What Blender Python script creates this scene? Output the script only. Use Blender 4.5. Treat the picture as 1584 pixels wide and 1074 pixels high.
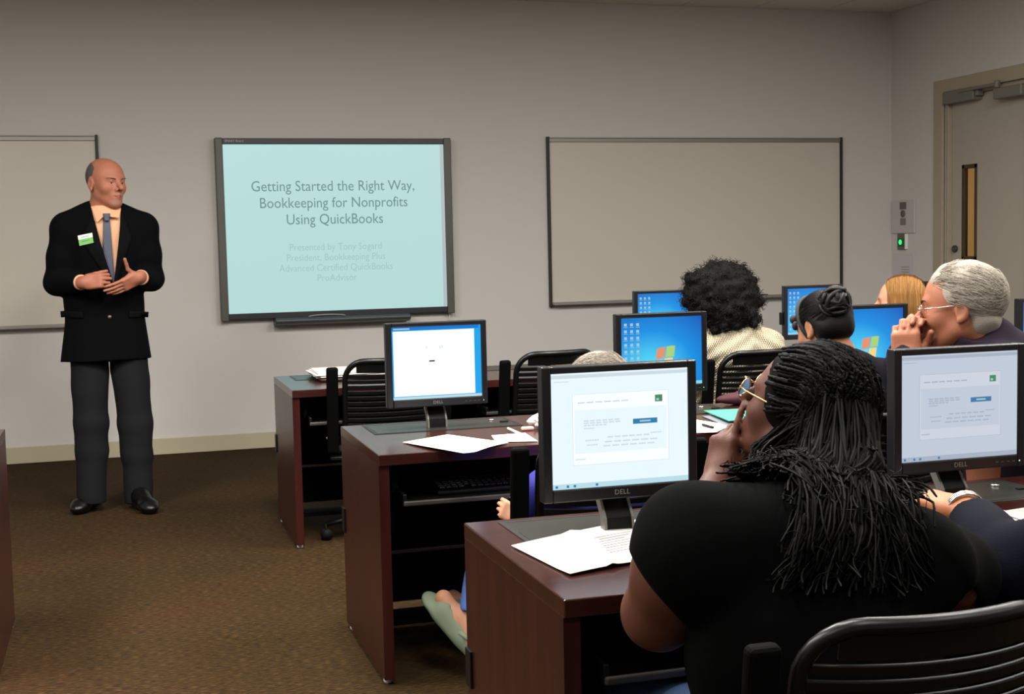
import bpy, bmesh, math, random
import numpy as np
from mathutils import Matrix, Vector
from mathutils.bvhtree import BVHTree

S = bpy.context.scene
for _o in list(bpy.data.objects):
    bpy.data.objects.remove(_o)
COL = S.collection
random.seed(7)
RNG = np.random.default_rng(11)

# ------------------------------------------------------------------ camera
D, XR, H = 9.346, 6.0185, 3.159            # front wall, right wall, ceiling height (metres)
XL, YB = -4.2, -3.2
FPX, CXP, CYP, CAMH = 2043.6, 791.7, 539.7, 1.40


def _axes():
    yaw, pitch, roll = .2915, .0798, -.0219
    cy, sy = math.cos(yaw), math.sin(yaw)
    cp, sp = math.cos(pitch), math.sin(pitch)
    cr, sr = math.cos(roll), math.sin(roll)
    w = np.array([sy * cp, cy * cp, -sp])
    r = np.array([cy, -sy, 0.])
    u = np.cross(r, w)
    return cr * r + sr * u, -sr * r + cr * u, w


CR, CU, CW = _axes()
cam_data = bpy.data.cameras.new('camera')
cam = bpy.data.objects.new('camera', cam_data)
COL.objects.link(cam)
cam_data.sensor_width = 36
cam_data.lens = FPX / 1584 * 36
cam_data.shift_x = (792 - CXP) / 1584
cam_data.shift_y = (CYP - 537) / 1584
cam_data.clip_start = .05
cam.matrix_world = Matrix(((CR[0], CU[0], -CW[0], 0), (CR[1], CU[1], -CW[1], 0), (CR[2], CU[2], -CW[2], CAMH), (0, 0, 0, 1)))
S.camera = cam


def A(px, py, y):
    """the place at depth y (metres from the camera towards the front wall) seen at a photo pixel"""
    d = CW + CR * (px - CXP) / FPX - CU * (py - CYP) / FPX
    return np.array([0, 0, CAMH]) + d * (y / d[1])


def AZ(px, py, z):
    d = CW + CR * (px - CXP) / FPX - CU * (py - CYP) / FPX
    return np.array([0, 0, CAMH]) + d * ((z - CAMH) / d[2])


# ------------------------------------------------------------------ world, lights, exposure
wd = bpy.data.worlds.new('world')
S.world = wd
wd.use_nodes = True
wd.node_tree.nodes['Background'].inputs[0].default_value = (.9, .95, 1, 1)
wd.node_tree.nodes['Background'].inputs[1].default_value = .02
S.view_settings.view_transform = 'Standard'
S.view_settings.look = 'None'
S.view_settings.exposure = 0
S.view_settings.gamma = 1
S.view_settings.use_curve_mapping = False
try:
    S.cycles.use_denoising = True
    S.cycles.max_bounces = 6
    S.cycles.diffuse_bounces = 4
except Exception:
    pass

LIGHT_W = {.4: 26, 2.6: 62, 4.6: 118}
for ly in (.4, 2.6, 4.6):
    for lx in (-1.6, .8, 2.7, 4.3):
        ld = bpy.data.lights.new('ceiling_troffer_light', 'AREA')
        ld.shape = 'RECTANGLE'
        ld.size, ld.size_y = .6, 1.2
        ld.energy = LIGHT_W[ly] * {-1.6: 1.25, .8: 1.1, 2.7: .9, 4.3: .6}[lx]
        ld.color = (1, .965, .92)
        lo = bpy.data.objects.new('ceiling_troffer_light', ld)
        lo.location = (lx, ly, H - .03)
        COL.objects.link(lo)
ld = bpy.data.lights.new('corridor_light', 'AREA')
ld.size = .8
ld.energy = 30
ld.color = (1, .8, .45)
lo = bpy.data.objects.new('corridor_light', ld)
lo.location = (XR + 1.0, 8.6, 2.6)
COL.objects.link(lo)


# ------------------------------------------------------------------ materials
def lin(h):
    h = h.lstrip('#')
    c = [int(h[i:i + 2], 16) / 255 for i in (0, 2, 4)]
    return tuple((x / 12.92 if x <= .04045 else ((x + .055) / 1.055) ** 2.4) for x in c) + (1,)


def mat(name, color, rough=.6, metal=0, spec=.5, emit=None, es=1, bump=None, var=None, sheen=0, trans=0, sss=0):
    """bump=(scale, strength[, (sx,sy,sz)]); var=(scale, colour2, (sx,sy,sz))"""
    m = bpy.data.materials.new(name)
    m.use_nodes = True
    nt = m.node_tree
    b = nt.nodes['Principled BSDF']
    c = lin(color) if isinstance(color, str) else color
    b.inputs['Base Color'].default_value = c
    b.inputs['Roughness'].default_value = rough
    b.inputs['Metallic'].default_value = metal
    b.inputs['Specular IOR Level'].default_value = spec
    if sheen:
        b.inputs['Sheen Weight'].default_value = sheen
    if trans:
        b.inputs['Transmission Weight'].default_value = trans
    if sss:
        b.inputs['Subsurface Weight'].default_value = sss
        b.inputs['Subsurface Radius'].default_value = (.01, .004, .002)
        b.inputs['Subsurface Scale'].default_value = 1
    if emit:
        b.inputs['Emission Color'].default_value = lin(emit)
        b.inputs['Emission Strength'].default_value = es
    tc = None
    if bump or var:
        tc = nt.nodes.new('ShaderNodeTexCoord')

    def noise(scale, vec):
        mp = nt.nodes.new('ShaderNodeMapping')
        mp.inputs['Scale'].default_value = vec
        nt.links.new(tc.outputs['Object'], mp.inputs[0])
        n = nt.nodes.new('ShaderNodeTexNoise')
        n.inputs['Scale'].default_value = scale
        n.inputs['Detail'].default_value = 4
        nt.links.new(mp.outputs[0], n.inputs['Vector'])
        return n
    if var:
        n = noise(var[0], var[2] if len(var) > 2 else (1, 1, 1))
        rp = nt.nodes.new('ShaderNodeValToRGB')
        rp.color_ramp.elements[0].position = .35
        rp.color_ramp.elements[1].position = .65
        rp.color_ramp.elements[0].color = c
        rp.color_ramp.elements[1].color = lin(var[1])
        nt.links.new(n.outputs[0], rp.inputs[0])
        nt.links.new(rp.outputs[0], b.inputs['Base Color'])
    if bump:
        n = noise(bump[0], bump[2] if len(bump) > 2 else (1, 1, 1))
        bp = nt.nodes.new('ShaderNodeBump')
        bp.inputs['Strength'].default_value = bump[1]
        bp.inputs['Distance'].default_value = .004
        nt.links.new(n.outputs[0], bp.inputs['Height'])
        nt.links.new(bp.outputs[0], b.inputs['Normal'])
    return m


def emat(name, color, strength=1):
    """a lit pixel area of a screen: gives off light, with a dark glassy surface"""
    return mat(name, '#050505', .35, emit=color, es=strength, spec=.3)


M = {}
M['wall'] = mat('painted_wall', '#cbc7c1', .85, spec=.2, bump=(90, .08))
M['ceil'] = mat('ceiling_tile', '#d8d1c8', .9, spec=.1, bump=(60, .2))
M['basebd'] = mat('vinyl_baseboard', '#b3a98f', .6)
M['frame'] = mat('door_frame_paint', '#a79a84', .5)
M['door'] = mat('door_paint', '#aba295', .5)
M['dkgrey'] = mat('dark_grey_metal', '#4a4a48', .45, metal=.4)
M['grey'] = mat('grey_metal', '#8b8882', .4, metal=.5)
M['alu'] = mat('brushed_aluminium', '#8f8c86', .45, metal=.6)
M['steel'] = mat('bright_steel', '#c9c8c4', .25, metal=1)
M['black'] = mat('black_plastic', '#070707', .42, spec=.3)
M['blackm'] = mat('matte_black', '#080808', .7, spec=.2)
M['bezel'] = mat('monitor_bezel', '#0d0e12', .35)
M['upright'] = mat('upright_plastic', '#020202', .75, spec=.06)
M['rubber'] = mat('black_edge_trim', '#15130f', .5)
M['board'] = mat('whiteboard_enamel', '#c6bfb2', .35, spec=.4)
M['wood'] = mat('mahogany_laminate', '#2a0d0b', .30, spec=.5, var=(3, '#35130f', (9, 9, .8)))
M['woodtop'] = mat('mahogany_desk_top', '#2c1310', .21, spec=.5, var=(3, '#371a15', (.8, 9, 9)))
M['hatch'] = mat('hatch_panel', '#262622', .33, spec=.5)
M['hatchf'] = mat('hatch_frame', '#1a1a18', .4)
M['paper'] = mat('white_paper', '#d6d0ca', .8, spec=.2)
M['ink'] = mat('grey_ink', '#8d8a88', .8)
M['white'] = mat('white_plastic', '#e8e8e6', .4)
M['chair'] = mat('chair_plastic', '#070708', .34, spec=.35)
M['seatfab'] = mat('seat_fabric', '#101012', .85, bump=(300, .3))
M['board_frame'] = mat('graphite_frame', '#55544f', .45, metal=.3)
M['bronze'] = mat('bronze_frame', '#4a3a20', .45, metal=.3)
M['glass'] = mat('clear_glass', '#ffffff', .02, trans=1)
M['teal'] = mat('teal_folder', '#478f7e', .6)
M['greycard'] = mat('grey_card', '#6d7276', .6)
M['burg'] = mat('burgundy_cloth', '#3d0d18', .8)


# ------------------------------------------------------------------ mesh helpers
def tag(o, label=None, cat=None, group=None, kind=None):
    if label: o['label'] = label
    if cat: o['category'] = cat
    if group: o['group'] = group
    if kind: o['kind'] = kind
    return o


def empty(name, loc=(0, 0, 0), rz=0, label=None, cat=None, group=None):
    o = bpy.data.objects.new(name, None)
    o.empty_display_size = .1
    o.location = loc
    o.rotation_euler = (0, 0, rz)
    COL.objects.link(o)
    return tag(o, label, cat, group)


def link(name, me, mats, parent=None, bevel=0, segs=2):
    o = bpy.data.objects.new(name, me)
    for m in (mats if isinstance(mats, (list, tuple)) else [mats]):
        me.materials.append(m)
    COL.objects.link(o)
    if parent:
        o.parent = parent
    if bevel:
        bv = o.modifiers.new('bevel', 'BEVEL')
        bv.width = bevel
        bv.segments = segs
        bv.limit_method = 'ANGLE'
    return o


def np_mesh(name, V, F, smooth=True, mi=None):
    V = np.asarray(V, np.float32)
    F = np.asarray(F, np.int32)
    me = bpy.data.meshes.new(name)
    n = F.shape[1]
    me.vertices.add(len(V))
    me.vertices.foreach_set('co', V.ravel())
    me.loops.add(F.size)
    me.loops.foreach_set('vertex_index', F.ravel())
    me.polygons.add(len(F))
    me.polygons.foreach_set('loop_start', np.arange(0, F.size, n, dtype=np.int32))
    if mi is not None:
        me.polygons.foreach_set('material_index', np.asarray(mi, np.int32))
    me.polygons.foreach_set('use_smooth', np.full(len(F), smooth))
    me.update(calc_edges=True)
    me.validate()
    return me


class MB:
    """collects shapes and links them as one mesh object"""

    def __init__(s):
        s.v, s.f, s.m, s.sm = [], [], [], []

    def add(s, vs, fs, mi=0, smooth=False):
        b = len(s.v)
        s.v += [tuple(float(c) for c in v) for v in vs]
        for f in fs:
            s.f.append([b + i for i in f])
            s.m.append(mi)
            s.sm.append(smooth)
        return s

    def box(s, lo, hi, mi=0, rot=None, piv=None):
        (a, b, c), (d, e, f) = lo, hi
        vs = [(a, b, c), (d, b, c), (d, e, c), (a, e, c), (a, b, f), (d, b, f), (d, e, f), (a, e, f)]
        if rot is not None:
            pv = Vector(piv if piv is not None else [(a + d) / 2, (b + e) / 2, (c + f) / 2])
            vs = [rot @ (Vector(v) - pv) + pv for v in vs]
        return s.add(vs, [(0, 3, 2, 1), (4, 5, 6, 7), (0, 1, 5, 4), (1, 2, 6, 5), (2, 3, 7, 6), (3, 0, 4, 7)], mi)

    def tube(s, pts, r, n=10, mi=0, closed=False, flat=None, cap=True):
        """pts: path; r: radius or list; flat=(axis, factor) squashes the section"""
        P = [Vector(p) for p in pts]
        L = len(P)
        rs = r if isinstance(r, (list, tuple)) else [r] * L
        T = []
        for i in range(L):
            a = P[(i - 1) % L] if (closed or i) else P[0]
            b = P[(i + 1) % L] if (closed or i < L - 1) else P[-1]
            T.append((b - a).normalized())
        ref = Vector((0, 0, 1)) if abs(T[0].z) < .9 else Vector((1, 0, 0))
        N = (ref - T[0] * ref.dot(T[0])).normalized()
        vs = []
        for i in range(L):
            N = (N - T[i] * N.dot(T[i])).normalized()
            Bn = T[i].cross(N)
            for k in range(n):
                a = 2 * math.pi * k / n
                o = (N * math.cos(a) + Bn * math.sin(a)) * rs[i]
                if flat:
                    ax = Vector(flat[0])
                    o = o + ax * (o.dot(ax) * (flat[1] - 1))
                vs.append(P[i] + o)
        fs = []
        for i in range(L if closed else L - 1):
            j = (i + 1) % L
            for k in range(n):
                q = (k + 1) % n
                fs.append((i * n + k, i * n + q, j * n + q, j * n + k))
        if cap and not closed:
            fs.append(tuple(range(n - 1, -1, -1)))
            fs.append(tuple((L - 1) * n + k for k in range(n)))
        return s.add(vs, fs, mi, True)

    def cyl(s, a, b, r, n=16, mi=0, r2=None):
        return s.tube([a, b], [r, r if r2 is None else r2], n, mi)

    def sphere(s, c, r, n=12, mi=0, sc=(1, 1, 1)):
        vs, fs = [], []
        for i in range(n + 1):
            t = math.pi * i / n
            for k in range(2 * n):
                p = math.pi * k / n
                vs.append((c[0] + r * sc[0] * math.sin(t) * math.cos(p), c[1] + r * sc[1] * math.sin(t) * math.sin(p), c[2] + r * sc[2] * math.cos(t)))
        for i in range(n):
            for k in range(2 * n):
                q = (k + 1) % (2 * n)
                fs.append((i * 2 * n + k, (i + 1) * 2 * n + k, (i + 1) * 2 * n + q, i * 2 * n + q))
        return s.add(vs, fs, mi, True)

    def poly(s, pts, mi=0):
        return s.add(pts, [tuple(range(len(pts)))], mi)

    def prism(s, outline, axis, a, b, mi=0):
        """outline: 2D points, extruded along axis (0,1,2) from a to b"""
        def P3(p, h):
            q = [p[0], p[1]]
            q.insert(axis, h)
            return q
        n = len(outline)
        vs = [P3(p, a) for p in outline] + [P3(p, b) for p in outline]
        fs = [tuple(range(n)), tuple(range(2 * n - 1, n - 1, -1))] + [(i, n + i, n + (i + 1) % n, (i + 1) % n) for i in range(n)]
        return s.add(vs, fs, mi)

    def build(s, name, mats, parent=None, bevel=0, segs=2, loc=None):
        me = bpy.data.meshes.new(name)
        me.from_pydata(s.v, [], s.f)
        me.polygons.foreach_set('material_index', s.m)
        me.polygons.foreach_set('use_smooth', s.sm)
        bm = bmesh.new()
        bm.from_mesh(me)
        bmesh.ops.recalc_face_normals(bm, faces=bm.faces)
        bm.to_mesh(me)
        bm.free()
        me.update()
        o = link(name, me, mats, parent, bevel, segs)
        if loc is not None:
            o.location = loc
        return o


def copy_tree(o, parent=None):
    c = o.copy()
    COL.objects.link(c)
    c.parent = parent
    for ch in list(o.children):
        copy_tree(ch, c)
    return c


def text_mesh(body, size, align='CENTER', spacing=1.0, extrude=.0004, line=1.0):
    cu = bpy.data.curves.new('txt', 'FONT')
    cu.body = body
    cu.size = size
    cu.align_x = align
    cu.align_y = 'CENTER'
    cu.space_character = spacing
    cu.space_line = line
    cu.extrude = extrude
    cu.resolution_u = 3
    ob = bpy.data.objects.new('txt', cu)
    COL.objects.link(ob)
    bpy.context.view_layer.update()
    me = bpy.data.meshes.new_from_object(ob.evaluated_get(bpy.context.evaluated_depsgraph_get()))
    bpy.data.objects.remove(ob)
    bpy.data.curves.remove(cu)
    me.materials.clear()
    return me


def text_obj(name, body, size, m, parent, loc, rot=(math.pi / 2, 0, 0), sx=1, **kw):
    me = text_mesh(body, size, **kw)
    if sx != 1:
        me.transform(Matrix.Diagonal((sx, 1, 1, 1)))
    o = link(name, me, m, parent)
    o.location = loc
    o.rotation_euler = rot
    return o
# ================================================================== THE SETTING
def struct(name, mb, m, bevel=0):
    return tag(mb.build(name, m, None, bevel), kind='structure')


# carpet
cm = bpy.data.materials.new('brown_carpet')
cm.use_nodes = True
nt = cm.node_tree
bs = nt.nodes['Principled BSDF']
bs.inputs['Roughness'].default_value = .95
bs.inputs['Specular IOR Level'].default_value = .1
tc = nt.nodes.new('ShaderNodeTexCoord')


def _nz(scale, vec, det=3):
    mp = nt.nodes.new('ShaderNodeMapping')
    mp.inputs['Scale'].default_value = vec
    nt.links.new(tc.outputs['Object'], mp.inputs[0])
    n = nt.nodes.new('ShaderNodeTexNoise')
    n.inputs['Scale'].default_value = scale
    n.inputs['Detail'].default_value = det
    nt.links.new(mp.outputs[0], n.inputs['Vector'])
    return n


def _ramp(n, stops):
    r = nt.nodes.new('ShaderNodeValToRGB')
    e = r.color_ramp.elements
    e[0].position, e[0].color = stops[0][0], lin(stops[0][1])
    e[1].position, e[1].color = stops[-1][0], lin(stops[-1][1])
    for p, c in stops[1:-1]:
        q = e.new(p)
        q.color = lin(c)
    nt.links.new(n.outputs[0], r.inputs[0])
    return r


big = _ramp(_nz(1.5, (1, 1, 1)), [(.3, '#46351f'), (.5, '#4b3a22'), (.7, '#513a23')])
fine = _ramp(_nz(34, (1.0, 6, 1), 6), [(.36, '#20170d'), (.5, '#6a5840'), (.64, '#bfae92')])
mx = nt.nodes.new('ShaderNodeMix')
mx.data_type = 'RGBA'
mx.blend_type = 'MULTIPLY'
mx.inputs['Factor'].default_value = .85
nt.links.new(big.outputs[0], mx.inputs['A'])
nt.links.new(fine.outputs[0], mx.inputs['B'])
gn = nt.nodes.new('ShaderNodeMix')
gn.data_type = 'RGBA'
gn.blend_type = 'MULTIPLY'
gn.inputs['Factor'].default_value = 1
gn.inputs['B'].default_value = (1.45, 1.55, 1.6, 1)
nt.links.new(mx.outputs['Result'], gn.inputs['A'])
nt.links.new(gn.outputs['Result'], bs.inputs['Base Color'])
bp = nt.nodes.new('ShaderNodeBump')
bp.inputs['Strength'].default_value = .6
bp.inputs['Distance'].default_value = .006
nf = _nz(60, (1, 2.5, 1), 4)
nt.links.new(nf.outputs[0], bp.inputs['Height'])
nt.links.new(bp.outputs[0], bs.inputs['Normal'])
M['carpet'] = cm

struct('floor', MB().box((XL, YB, -.1), (XR + 2.2, D + .15, 0)), cm)
# ceiling of square tiles with thin grooves between
mb = MB().box((XL, YB, H + .006), (XR + .15, D + .15, H + .1))
T_ = .61
for i in range(int((XR - XL) / T_) + 1):
    for j in range(int((D - YB) / T_) + 1):
        x0, y0 = XR - (i + 1) * T_, D - (j + 1) * T_
        mb.box((max(x0, XL) + .004, max(y0, YB) + .004, H), (x0 + T_ - .004, y0 + T_ - .004, H + .008))
struct('ceiling', mb, M['ceil'])
struct('wall_front', MB().box((XL - .15, D, 0), (XR + .15, D + .15, H + .1)), M['wall'])
struct('wall_left', MB().box((XL - .15, YB - .15, 0), (XL, D, H + .1)), M['wall'])
struct('wall_back', MB().box((XL, YB - .15, 0), (XR + .15, YB, H + .1)), M['wall'])
DY0, DY1, DZ = 7.66, 8.64, 2.445         # door opening in the right wall
mb = MB().box((XR, DY1, 0), (XR + .15, D, H + .1)).box((XR, YB, 0), (XR + .15, DY0, H + .1)).box((XR, DY0, DZ), (XR + .15, DY1, H + .1))
struct('wall_right', mb, M['wall'])
struct('baseboard_front', MB().box((XL, D - .012, 0), (XR, D, .112)), M['basebd'], .004)
struct('baseboard_right', MB().box((XR - .012, DY1 + .13, 0), (XR, D - .012, .112)), M['basebd'], .004)
# steel door frame: flat casing proud of the wall, stepped jamb
mb = MB()
for y0, y1 in ((DY1 - .0, DY1 + .11), (DY0 - .11, DY0)):
    mb.box((XR - .022, y0, 0), (XR + .01, y1, DZ + .10))
mb.box((XR - .022, DY0, DZ), (XR + .01, DY1, DZ + .10))
for y0, y1 in ((DY1 - .03, DY1), (DY0, DY0 + .03)):
    mb.box((XR + .01, y0, 0), (XR + .15, y1, DZ))
mb.box((XR + .01, DY0, DZ - .03), (XR + .15, DY1, DZ))
struct('trim_1', mb, M['frame'], .004)
# corridor beyond the door
mb = MB().box((XR + 2.1, 6.5, 0), (XR + 2.2, D + 1.2, H)).box((XR + .15, D + 1.1, 0), (XR + 2.2, D + 1.2, H)).box((XR + .15, 6.4, 0), (XR + 2.2, 6.5, H)).box((XR + .15, 6.4, 2.75), (XR + 2.2, D + 1.2, 2.85))
struct('wall_corridor', mb, mat('corridor_paint', '#cfae6a', .8))
struct('trim_2', MB().box((XR + 2.07, 6.5, 0), (XR + 2.1, D + 1.1, 1.52)), mat('corridor_wainscot', '#8a744c', .6))

M['closer'] = mat('closer_grey', '#7d7a72', .5, metal=.3)
# the door: leaf with a narrow lite, lock and closer
dr = tag(empty('door_1', (XR + .045, DY1 - .03, 0)), kind='structure')
W_ = DY1 - DY0 - .06
sy0, sy1 = 8.305 - (DY1 - .03), 8.485 - (DY1 - .03)     # lite, relative to the far edge
sz0, sz1 = 1.20, 1.905
mb = MB().box((0, sy1, .01), (.030, -.004, DZ - .035)).box((0, -W_ + .004, .01), (.030, sy0, DZ - .035))
mb.box((0, sy0, .01), (.030, sy1, sz0)).box((0, sy0, sz1), (.030, sy1, DZ - .035))
mb.build('door_leaf', M['door'], dr)
b = .030
mb = MB()
for lo, hi in (((sy0, sz0), (sy0 + b, sz1)), ((sy1 - b, sz0), (sy1, sz1)), ((sy0, sz0), (sy1, sz0 + b)), ((sy0, sz1 - b), (sy1, sz1))):
    mb.box((-.004, lo[0], lo[1]), (.034, hi[0], hi[1]))
mb.build('lite_frame', M['bronze'], dr, .003)
MB().box((.013, sy0 + b, sz0 + b), (.018, sy1 - b, sz1 - b)).build('lite_glass', M['glass'], dr)
MB().cyl((0, -.055, 1.285), (-.022, -.055, 1.285), .026, 24).cyl((-.022, -.055, 1.285), (-.028, -.055, 1.285), .014, 16).build('lock_cylinder', M['dkgrey'], dr, .003)
mb = MB().box((-.085, -.36, 2.36), (-.001, -.005, 2.452)).box((-.07, -.40, 2.385), (-.02, -.36, 2.43))
mb.build('closer_bracket', M['closer'], dr, .006)
mb = MB().box((-.10, -.66, 2.425), (-.075, -.2, 2.447)).cyl((-.088, -.64, 2.41), (-.088, -.64, 2.46), .02)
mb.build('closer_arm', M['closer'], dr, .003)
MB().box((-.11, -.92, 2.33), (-.002, -.62, 2.405)).build('closer_body', M['closer'], dr, .008)
tag(dr, 'pale door with a narrow glass lite and closer, right wall', 'door')

# ================================================================== ON THE FRONT WALL
def whiteboard(name, x0, x1, z0, z1, label, left_post=True):
    t = empty(name, (x0, D, z0), 0, label, 'whiteboard')
    w, h = x1 - x0, z1 - z0
    MB().box((.0, -.018, .02), (w, -.001, h)).build('writing_surface', M['board'], t)
    MB().box((.012, -.028, h - .034), (w - .012, -.0005, h)).box((.012, -.034, h - .008), (w - .012, -.0005, h)).build('top_rail', M['alu'], t, .003)
    mb = MB().box((.012, -.03, 0), (w - .012, -.0005, .022)).box((.012, -.075, .0), (w - .012, -.03, .008)).box((.012, -.078, 0), (w - .012, -.070, .022))
    mb.build('marker_tray', M['alu'], t, .003)
    for xx in ((-.005, .014), (w - .014, w + .005)):
        MB().box((xx[0], -.036, -.015), (xx[1], -.0004, h + .006)).build('edge_trim', M['rubber'], t, .004)
    return t


whiteboard('whiteboard', -2.50, -.062, .905, 2.176, 'whiteboard at the left end of the wall, behind the man in the suit')
whiteboard('whiteboard', 3.105, 5.552, .932, 2.170, 'wide empty whiteboard on the front wall to the right of the projected slide')
MB().cyl((4.75, D - .057, .952), (4.88, D - .057, .952), .009, 10).build('marker', M['blackm'])
tag(bpy.data.objects['marker'], 'black marker lying in the tray of the right-hand whiteboard', 'marker')

# interactive board with the projected slide
bw, bh = 1.657, 1.257
sb = empty('interactive_board', (.702, D, .904), 0, 'grey framed interactive board showing a pale teal slide with a title', 'interactive board')
for x0 in (0, bw - .052):
    MB().box((x0, -.075, 0), (x0 + .052, -.001, bh)).build('side_frame', M['board_frame'], sb, .006)
_cf = mat('board_frame_dark', '#24262a', .4)
for z0, z1 in ((bh - .045, bh - .004), (.01, .05)):
    MB().box((.052, -.07, z0), (bw - .052, -.001, z1)).build('cross_frame', _cf, sb, .004)
M['slide'] = emat('projected_slide', '#b4dad8', 1.0)
M['slide_edge'] = emat('projected_margin', '#c4cfd0', .8)
mb = MB().box((.052, -.055, .05), (bw - .052, -.002, bh - .045), 0)
mb.box((bw - .078, -.0558, .052), (bw - .054, -.0552, bh - .047), 1)
mb.build('projected_image', [M['slide'], M['slide_edge']], sb)
M['slide_text'] = emat('slide_title_ink', '#6f9496', .9)
M['slide_sub'] = emat('slide_subtitle_ink', '#a3c8c8', .96)
cx_ = bw / 2 - .018
for i, ln in enumerate(('Getting Started the Right Way,', 'Bookkeeping for Nonprofits', 'Using QuickBooks')):
    text_obj('slide_title', ln, .103, M['slide_text'], sb, (cx_, -.0562, .921 - .1155 * i), sx=.89)
for i, ln in enumerate(('Presented by Tony Sogard', 'President, Bookkeeping Plus', 'Advanced Certified QuickBooks', 'ProAdvisor')):
    text_obj('slide_subtitle', ln, .069, M['slide_sub'], sb, (cx_, -.0562, .497 - .0725 * i), sx=.89)
text_obj('maker_mark', 'SMART Board', .022, M['alu'], sb, (.13, -.0712, bh - .023))
mb = MB()
prof = [(-.001, .012), (-.10, .012), (-.135, .0), (-.135, -.022), (-.10, -.04), (-.001, -.045)]
mb.prism([(p[0], p[1]) for p in prof], 0, .36, 1.32)
mb.build('pen_tray', mat('pen_tray_plastic', '#34393b', .4), sb, .008)
MB().tube([(.72 + .13 * math.cos(a) , -.128, .014 + .012 * math.sin(a)) for a in np.linspace(0, math.pi, 9)], .005, 8).build('tray_button_strip', M['grey'], sb)
MB().cyl((bw - .03, -.03, -.06), (bw - .03, -.03, .01), .003, 8).sphere((bw - .03, -.03, -.062), .006, 8).build('hanging_cord', M['white'], sb)

# ================================================================== BESIDE THE DOOR
wall_rot = math.pi / 2     # things on the right wall face -x
pn = empty('intercom_panel', (XR, 9.30, 1.41), 0, 'grey intercom plate with dark keys on the wall beside the door', 'intercom panel')
pm = mat('panel_plate', '#bfbab8', .5)
dk = mat('panel_key', '#5f5c58', .5)
MB().box((-.012, -.29, 0), (0, .03, .262)).build('face_plate', pm, pn, .004)
MB().box((-.017, -.18, .19), (-.012, -.095, .245)).build('key', dk, pn, .002)
MB().cyl((-.018, -.137, .155), (-.012, -.137, .155), .028, 20).build('round_key', dk, pn)
MB().box((-.016, -.175, .065), (-.012, -.1, .12)).build('key', mat('panel_key_light', '#7d7974', .5), pn, .002)
sw = empty('light_switch', (XR, 9.205, 1.285), 0, 'small switch with a glowing green lamp under the intercom plate', 'light switch')
MB().box((-.012, -.075, -.005), (0, .04, .125)).build('switch_plate', mat('switch_plate_metal', '#6f6a60', .4, metal=.3), sw, .003)
MB().box((-.02, -.088, .0), (-.0, -.075, .12)).build('cover_edge', M['white'], sw)
MB().box((-.018, -.055, .02), (-.012, .03, .085)).build('switch_key', mat('green_key', '#0f5a2c', .3), sw, .003)
MB().sphere((-.018, -.012, .055), .021, 10, 0, (.4, 1, 1)).build('green_lamp', mat('green_lamp', '#00aa33', .3, emit='#35e07a', es=1.3), sw)
pp = MB().box((XR - .003, 9.03, 1.05), (XR - .0005, 9.32, 1.25), 0)
for k in range(3):
    pp.box((XR - .0036, 9.09, 1.10 + k * .02), (XR - .003, 9.2, 1.106 + k * .02), 1)
tag(pp.build('notice', [mat('lilac_paper', '#c4bfc1', .8), M['ink']]), 'pale lilac notice taped to the wall under the green switch', 'notice')
# ================================================================== DESKS
M['trayedge'] = mat('tray_edge_strip', '#3e3c3a', .4, metal=.2)
DH, DW, DD = .7457, 1.712, .724


def make_desk(label):
    t = empty('computer_desk', (0, 0, 0), 0, label, 'desk', 'two-seat computer desks')
    # origin: floor under the far left corner; x right, -y towards the seats
    mb = MB().box((0, -DD, DH - .036), (DW, 0, DH))
    mb.build('desktop', M['woodtop'], t, .003, 3)
    for x0 in (.0005, DW - .0345):
        MB().box((x0, -DD + .010, .018), (x0 + .034, -.001, DH - .0345)).build('side_panel', M['wood'], t, .001)
    MB().box((.034, -.10, .10), (DW - .034, -.08, DH - .036)).build('modesty_panel', M['blackm'], t)
    MB().box((.034, -.135, .285), (DW - .034, -.105, .30)).build('cable_rail', M['grey'], t, .003)
    MB().box((.034, -.25, .055), (DW - .034, -.105, .075)).build('floor_shelf', M['blackm'], t)
    for x in (.018, DW - .018):
        for y in (-.05, -DD + .05):
            MB().cyl((x, y, 0), (x, y, .02), .014, 12).build('glide', M['white'], t)
    MB().box((-.006, -.05, .36), (.002, -.004, .45)).build('side_bracket', M['black'], t, .002)
    for k in range(2):
        x0 = .075 + k * .848
        h = MB()
        for lo, hi in (((x0, -.275), (x0 + .54, -.262)), ((x0, -.043), (x0 + .54, -.03)), ((x0, -.262), (x0 + .013, -.043)), ((x0 + .527, -.262), (x0 + .54, -.043))):
            h.box((lo[0], lo[1], DH - .004), (hi[0], hi[1], DH + .0015))
        h.build('hatch_frame', M['hatchf'], t)
        lidm = MB().box((x0 + .013, -.262, DH - .004), (x0 + .527, -.152, DH + .0022)).box((x0 + .013, -.149, DH - .004), (x0 + .527, -.043, DH + .001))
        lid = lidm.build('hatch_lid', M['hatch'], t)
        MB().cyl((x0 + .47, -.1, DH + .001), (x0 + .47, -.1, DH + .006), .011, 14).build('lid_lock', M['steel'], lid)
        MB().box((x0 + .485, -.175, DH + .001), (x0 + .515, -.16, DH + .007)).build('lid_pull', M['blackm'], lid, .002)
        tr = MB().box((x0 + .0, -DD + .0, .575), (x0 + .60, -.30, .590)).box((x0, -DD + .0, .590), (x0 + .012, -.30, .615)).box((x0 + .588, -DD, .590), (x0 + .60, -.30, .615))
        tb = tr.build('keyboard_tray', M['black'], t, .003)
        MB().box((x0, -DD - .012, .578), (x0 + .60, -DD, .594)).build('tray_edge', M['trayedge'], tb, .004)
        for xs_ in (x0 - .01, x0 + .59):
            MB().box((xs_, -.6, .60), (xs_ + .02, -.25, DH - .04)).build('tray_slide', M['blackm'], tb)
    return t


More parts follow.
